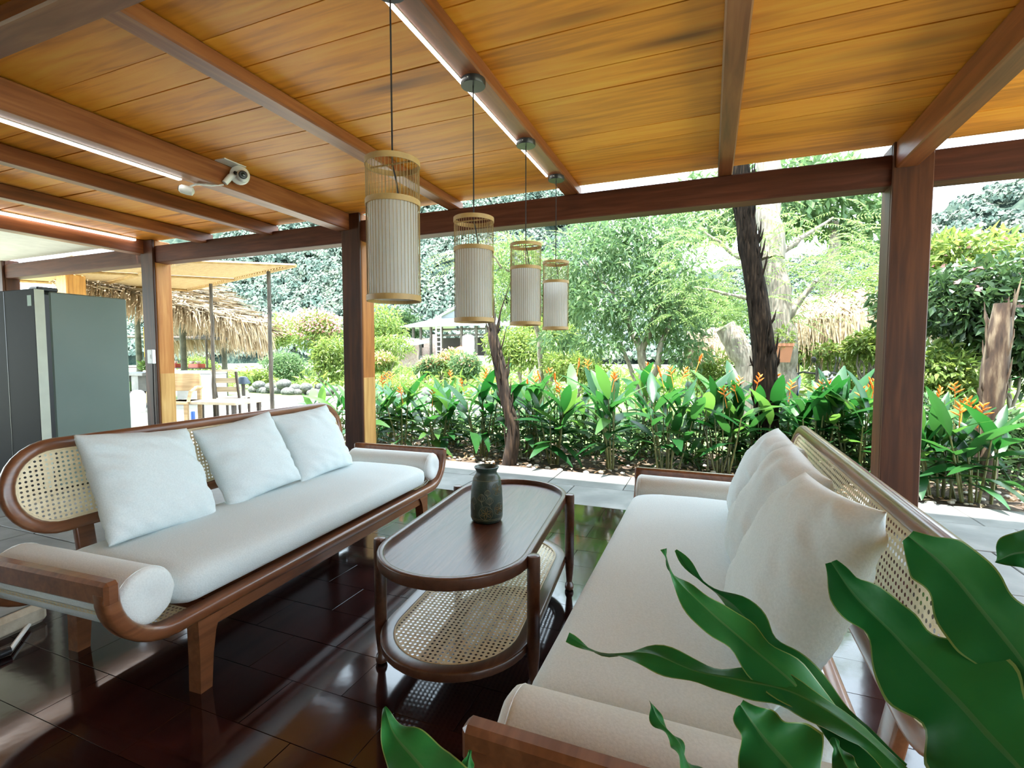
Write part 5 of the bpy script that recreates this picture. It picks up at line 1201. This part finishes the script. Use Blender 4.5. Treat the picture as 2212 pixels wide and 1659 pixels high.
MT['rubber'] = plain('black_rubber', (.02, .02, .02), .8); MT['chrome'] = plain('chrome', (.55, .55, .56), .2, 1.0)
def wheel(mb, c, r, tr, ax='y', n=22):
    pts = [(c[0] + r * math.cos(2 * math.pi * k / n), c[1], c[2] + r * math.sin(2 * math.pi * k / n)) for k in range(n)]; mb.tube(pts, tr, 7, closed=True); return mb
def scooter(label, loc, rotz, col, seatc):
    t = thing('motor_scooter', label, 'motorbike', loc, rotz); bm = plain('scooter_paint_' + label[:8], col, .25, coat=.5)
    for x, nm in ((-.62, 'rear_wheel'), (.62, 'front_wheel')):
        w_ = wheel(MB(), (x, 0, .28), .23, .05).build(nm, 'rubber', t); MB().tube([(x, -.06, .28), (x, .06, .28)], .07, 12).build('hub', 'chrome', w_)
    mb = MB()
    mb.loft([[(x, y_ * wd, z + zz * hh) for y_, zz in ((-1, -.6), (-1, .4), (-.5, 1), (.5, 1), (1, .4), (1, -.6), (.4, -1), (-.4, -1))] for x, z, wd, hh in ((-.95, .68, .04, .03), (-.75, .64, .12, .11), (-.4, .58, .15, .14), (-.1, .50, .13, .12), (.15, .42, .12, .08), (.38, .44, .14, .1))]); mb.build('body_fairing', bm, t)
    MB().loft([[(x, y_ * wd, z) for y_, z in ((-1, z0), (1, z0), (.8, z1), (-.8, z1))] for x, wd, z0, z1 in ((.36, .16, .40, .46), (.46, .2, .5, .72), (.44, .18, .72, .92), (.36, .1, .9, 1.0))]).build('front_shield', bm, t)
    MB().loft([[(x, y_ * wd, z + zz * .04) for y_, zz in ((-1, 0), (-.8, 1), (.8, 1), (1, 0))] for x, z, wd in ((-.85, .76, .09), (-.6, .74, .13), (-.25, .70, .13), (.0, .68, .09))]).build('seat', plain('seat_' + label[:6], seatc, .5), t)
    MB().tube([(.62, 0, .28), (.50, 0, .70), (.42, 0, 1.0)], .03, 8).build('fork', 'black', t)
    MB().tube([(.30, -.34, 1.03), (.40, -.2, 1.05), (.42, 0, 1.0), (.40, .2, 1.05), (.30, .34, 1.03)], .014, 7).build('handlebar', 'black', t)
    MB().sphere((.46, 0, 1.0), (.09, .11, .08), 12, 8).build('headlight', 'chrome', t)
    for s in (-1, 1):
        mr = MB().tube([(.36, s * .24, 1.04), (.33, s * .32, 1.2)], .006, 5).build('mirror_stem', 'black', t); MB().sphere((.33, s * .34, 1.23), (.015, .07, .045), 10, 6).build('mirror', 'black', mr)
    MB().loft([[(x, y_ * .06, z) for y_, z in ((-1, z0), (1, z0), (1, z1), (-1, z1))] for x, z0, z1 in ((.35, .48, .52), (.6, .53, .57), (.85, .42, .46))]).build('mudguard', bm, t)
    return t
p = at_y(1775, 850, 8.6); scooter('dark blue motor scooter left under the right thatch roof', (p[0], p[1], -.09), R(200), (.03, .05, .09), (.02, .02, .02))
p = at_y(1850, 850, 8.1); scooter('white motor scooter in front of the right thatch roof', (p[0] + .1, p[1], -.09), R(172), (.70, .71, .74), (.03, .03, .03))
p = at_y(1600, 860, 8.9); bc = thing('bicycle', 'dark bicycle leaning by the forked tree', 'bicycle', (p[0], p[1], -.09), R(20))
for x, nm in ((-.5, 'rear_wheel'), (.5, 'front_wheel')):
    w_ = wheel(MB(), (x, 0, .33), .31, .018, n=26).build(nm, 'rubber', bc); mb = MB()
    for k in range(10): a = k * math.pi / 5; mb.tube([(x, 0, .33), (x + .31 * math.cos(a), 0, .33 + .31 * math.sin(a))], .002, 4)
    mb.build('spokes', 'chrome', w_)
for a_, b_ in (((-.5, .33), (-.12, .30)), ((-.12, .30), (-.22, .80)), ((-.5, .33), (-.2, .72)), ((-.12, .30), (.34, .70)), ((-.2, .74), (.32, .78)), ((.32, .90), (.5, .33))):
    MB().tube([(a_[0], 0, a_[1]), (b_[0], 0, b_[1])], .016, 7).build('frame_tube', plain('green_black_paint', (.03, .045, .035), .4), bc)
MB().loft([[(x, y_ * w_, .83 + z * .03) for y_, z in ((-1, 0), (0, 1), (1, 0), (0, -1))] for x, w_ in ((-.36, .07), (-.25, .09), (-.08, .02))]).build('saddle', 'black', bc)
MB().tube([(.22, -.28, .96), (.32, -.1, .98), (.32, .1, .98), (.22, .28, .96)], .012, 6).build('handlebar', 'black', bc)
p = at_y(1694, 770, 7.75)
po = thing('hanging_pot', 'square terracotta pot fixed to the forked tree trunk', 'flower pot', (p[0], p[1], p[2] - .08))
MB().loft([[(s * x, s * y_, z) for x, y_ in ((-1, -1), (1, -1), (1, 1), (-1, 1))] for s, z in ((.065, 0), (.095, .22), (.105, .22), (.105, .26), (.09, .26), (.085, .2))]).build('pot', plain('terracotta', (.42, .17, .09), .8), po, smooth=False)
cloud('plant', [((0, 0, .34), (.13, .13, .14))], 120, .09, .025, 'leaf_lime', po, 5)
MB().tube([(0, .0, .05), (.0, .14, .10)], .008, 5).build('bracket', 'black', po)

# ------------------------------------------------------------------ foreground plant with wavy lobed leaves
MT['fg_leaf'] = noise_mat('glossy_lobed_leaf', [(0.3, (0.010, 0.095, 0.022)), (0.55, (0.020, 0.155, 0.034)), (0.75, (0.036, 0.21, 0.048))], scale=4, rough=.4, bump=.15, bscale=30, spec=.18)
MT['fg_edge'] = plain('pale_leaf_margin', (0.16, 0.26, 0.06), .4)
MT['fg_rib'] = plain('leaf_midrib', (0.035, 0.15, 0.035), .4)
POT = Vector((0.40, 0.30, 0))
fp = thing('potted_philodendron', 'large potted plant with wavy lobed leaves beside the right sofa', 'potted plant', POT)
MB().lathe([(.10, 0), (.13, .01), (.17, .30), (.185, .32), (.185, .35), (.165, .35), (.16, .31), (.05, .30)], 28).build('pot', plain('brown_glazed_pot', (.10, .06, .04), .4), fp)
MB().lathe([(.01, .325), (.162, .315)], 24, cap=True).build('potting_soil', 'soil', fp)
def lobed_leaf(pts, hw, lobes, tilt=0.0, twist=0.0, wave=.006, seed=0, fold=.12, n=44):
    """pts: midrib tip..base in the place (metres); hw: half widths along it; lobes: (count, depth)"""
    P = catmull([np.array(p) - np.array(POT) for p in pts], n); q = random.Random(seed)
    cr = [-1, -.95, -.6, -.2, -.05, .05, .2, .6, .95, 1]; V = []; F = []; mi = []
    ph = q.uniform(0, 6.28)
    for i in range(n):
        t = i / (n - 1); tg = unit(P[min(i + 1, n - 1)] - P[max(i - 1, 0)]); vw = unit(P[i] + np.array(POT) - CPOS)
        sd = unit(np.cross(tg, vw)); nm = np.cross(sd, tg)
        a = tilt + twist * math.sin(t * 5.5 + ph); sd2 = sd * math.cos(a) + nm * math.sin(a); nm2 = np.cross(sd2, tg)
        k = t * (len(hw) - 1); j = min(int(k), len(hw) - 2); w = lerp(hw[j], hw[j + 1], k - j)
        for c in cr:
            s = 1 if c > 0 else -1
            lb = 1 - lobes[1] * (0.5 + 0.5 * math.sin(lobes[0] * 2 * math.pi * t + (ph if s > 0 else ph + 2.1))) ** 2 * (1 if t > .12 else t / .12)
            wz = wave * math.sin(t * 19 + s * 1.5 + seed) * abs(c) ** 2
            V.append(P[i] + sd2 * c * w * lb + nm2 * (abs(c) * w * fold + wz - (.0015 if abs(c) < .1 else 0)))
    m = len(cr)
    for i in range(n - 1):
        for c in range(m - 1):
            a = i * m + c; F.append((a, a + 1, a + m + 1, a + m)); mi.append(1 if c in (0, m - 2) else (2 if c == 4 else 0))
    mb = MB(); mb.v = [tuple(v) for v in V]; mb.f = F; mb.mi = mi
    lf = mb.build('leaf', ['fg_leaf', 'fg_edge', 'fg_rib'], fp, True, 180)
    b0 = Vector(P[-1]); md = Vector((b0.x * .5, b0.y * .5, .3 + (b0.z - .3) * .45))
    MB().tube(catmull([(b0.x * .1, b0.y * .1, .31), md, tuple(b0)], 12), .0055, 6).build('petiole', 'fg_rib', fp)
D = at_d
lobed_leaf([D(1962, 1158, .66), D(2040, 1225, .64), D(2130, 1330, .61), D(2215, 1440, .58), D(2300, 1570, .55)], [.010, .040, .050, .052, .05, .02], (2.4, .25), .15, .0, .004, 1)
lobed_leaf([D(1795, 1214, .68), D(1850, 1290, .665), D(1935, 1375, .65), D(2020, 1465, .62), D(2120, 1570, .58), D(2230, 1690, .54)], [.008, .03, .037, .058, .078, .085, .03], (2.8, .34), -.1, .0, .005, 2)
lobed_leaf([D(1226, 1376, .82), D(1300, 1412, .80), D(1400, 1412, .78), D(1500, 1450, .75), D(1600, 1470, .72), D(1720, 1500, .68), D(1850, 1580, .63), D(1960, 1680, .58)], [.001, .018, .024, .022, .022, .026, .03, .012], (4, .3), .9, .55, .008, 3)
lobed_leaf([D(1433, 1186, .82), D(1455, 1245, .80), D(1520, 1310, .77), D(1600, 1380, .74), D(1690, 1455, .70), D(1800, 1560, .66), D(1930, 1680, .60)], [.002, .017, .028, .036, .034, .032, .014], (3.4, .38), .7, .5, .008, 4)
lobed_leaf([D(1460, 1188, .86), D(1510, 1250, .83), D(1590, 1310, .80), D(1650, 1390, .76), D(1720, 1470, .72), D(1830, 1570, .68), D(1950, 1670, .62)], [.001, .012, .026, .032, .036, .03, .012], (3.2, .35), -.6, .5, .007, 5)
lobed_leaf([D(1403, 1514, .66), D(1425, 1560, .65), D(1465, 1605, .63), D(1490, 1660, .61), D(1560, 1740, .58)], [.001, .012, .018, .02, .01], (2.5, .3), .8, .5, .005, 6)
lobed_leaf([D(1598, 1522, .62), D(1635, 1575, .61), D(1690, 1640, .59), D(1760, 1720, .56)], [.008, .026, .05, .058, .02], (2.0, .3), .1, .1, .005, 7)
lobed_leaf([D(1800, 1592, .60), D(1815, 1630, .59), D(1845, 1680, .57), D(1900, 1750, .55)], [.001, .011, .017, .018, .008], (2, .3), .6, .4, .004, 8)
lobed_leaf([D(830, 1528, .66), D(850, 1585, .64), D(895, 1640, .61), D(965, 1720, .57), D(1080, 1830, .52)], [.001, .015, .030, .042, .045, .015], (1.2, .12), .35, .1, .004, 9)
lobed_leaf([D(1016, 1620, .62), D(1010, 1655, .61), D(1012, 1700, .59), D(1050, 1790, .55)], [.001, .008, .012, .02, .01], (1.5, .2), .5, .1, .003, 10)
lobed_leaf([D(2150, 1214, .74), D(2200, 1195, .72), D(2270, 1200, .69), D(2380, 1290, .63)], [.001, .025, .04, .045, .02], (1.6, .2), .2, .1, .004, 12)

# ------------------------------------------------------------------ small things at the left edge
p = at_z(10, 1400, 0.0)
bx_ = thing('stone_block', 'pale rough block at the lower left edge', 'block', (p[0] - .19, p[1] + .02, 0), R(8))
mb = MB(); mb.box(-.12, .12, -.16, .16, 0, .09, b=.02); mb.build('block', noise_mat('pale_rough_stone', [(.3, (.45, .38, .28)), (.7, (.68, .62, .50))], scale=18, rough=.9, bump=.4), bx_, smooth=False); MB().box(-.09, .09, -.13, .13, .09, .096, b=.002).build('worn_top', 'stone', bx_, smooth=False)
br = thing('hand_brush', 'white-bladed tool with a black handle at the lower left edge', 'brush', tuple(p + np.array([.02, -.02, .01])))
a_, b_, c_ = Vector(at_z(62, 1350, .02)) - Vector(br.location), Vector(at_z(22, 1404, .02)) - Vector(br.location), Vector(at_z(-30, 1425, .02)) - Vector(br.location)
MB().tube([a_, b_], .009, 8).build('blade', 'white_plastic', br); MB().tube([b_, c_], [.017, .02], 10).build('handle', 'black', br)

# ------------------------------------------------------------------ undergrowth behind the flowering clumps
g = np.random.default_rng(77); n = 5200
P = np.stack([g.uniform(-5, 4.6, n), g.uniform(5.5, 6.9, n), g.uniform(-.03, .38, n) ** 1.0], 1); A = g.normal(size=(n, 3)) * np.array([1, 1, .5]) + np.array([0, 0, .35])
V, F = leaves_np(P, A, g.uniform(.08, .22, n), g.uniform(.02, .055, n), seed=78)
ug = stuff(link('undergrowth', np_mesh('undergrowth', V, F, leafmat('undergrowth_leaf', [(.015, .045, .015), (.03, .075, .022), (.07, .13, .035)], .3)))); tag(ug, 'low green undergrowth behind the flowering clumps', 'undergrowth')


# ------------------------------------------------------------------ lawn and low planting between bed and hills
lw = MB().box(-34, 34, 6.7, 64, -0.2, -0.075).build('lawn', noise_mat('sunlit_lawn', [(0.3, (0.07, 0.13, 0.03)), (0.5, (0.12, 0.18, 0.05)), (0.66, (0.20, 0.22, 0.10)), (0.78, (0.34, 0.32, 0.22))], scale=0.5, rough=.95, bump=.4, bscale=25, detail=8, rnd=False), smooth=False)
struct(lw, 'sunlit lawn and earth of the garden')
pt = MB().box(-14, -4.4, 4.955, 11.6, -0.19, -0.07).build('path', noise_mat('pale_packed_earth', [(0.3, (0.36, 0.33, 0.27)), (0.7, (0.50, 0.47, 0.40))], scale=1.2, rough=.95, rnd=False), smooth=False)
struct(pt, 'bleached packed earth under the bamboo awning')
g = np.random.default_rng(91); n = 15000
P = np.stack([g.uniform(-22, 7, n), g.uniform(10.5, 30, n), np.zeros(n)], 1)
dens = np.array([mnoise.noise(Vector((p[0] * .45, p[1] * .45, 2))) for p in P]); P = P[(dens > -.12) & ~((P[:, 0] < -4) & (P[:, 1] < 12.6))]; n = len(P)
P[:, 2] = g.uniform(-.05, .55, n) * g.uniform(.3, 1.3, n)
A = g.normal(size=(n, 3)) * np.array([1, 1, .5]) + np.array([0, 0, .5])
V, F = leaves_np(P, A, g.uniform(.16, .42, n), g.uniform(.05, .14, n), seed=92)
gc = stuff(link('low_planting', np_mesh('low_planting', V, F, 'leaf_lime'))); tag(gc, 'low lime-green planting across the far garden beds', 'plants')
shrub('lime shrub in front of the far house plinth', 985, 800, 18, 1.2, .45, 'leaf_lime', 110, 2200, .18, .06, (120, .1, 'petal_peach'))
shrub('tall yellow-green shrub behind the white shed', 815, 715, 38, 3.0, 2.6, 'leaf_lime', 111, 2600, .45, .16)
shrub('dark rounded tree left of the far house roof', 858, 705, 52, 3.2, 3.0, 'leaf_dark', 112, 2600, .6, .25, cat='tree', name='garden_tree')
shrub('loose pale shrub filling the gap right of the third lamp', 1185, 720, 14, 1.0, .6, 'leaf_lime', 113, 2400, .16, .055)
shrub('leafy shrub behind the small thatched shelter', 1500, 660, 15, 1.4, .9, 'leaf_pale', 114, 2600, .2, .07)
shrub('pale green shrub behind the motor scooters', 1830, 790, 12, 1.4, .5, 'leaf_lime', 115, 2200, .16, .055)
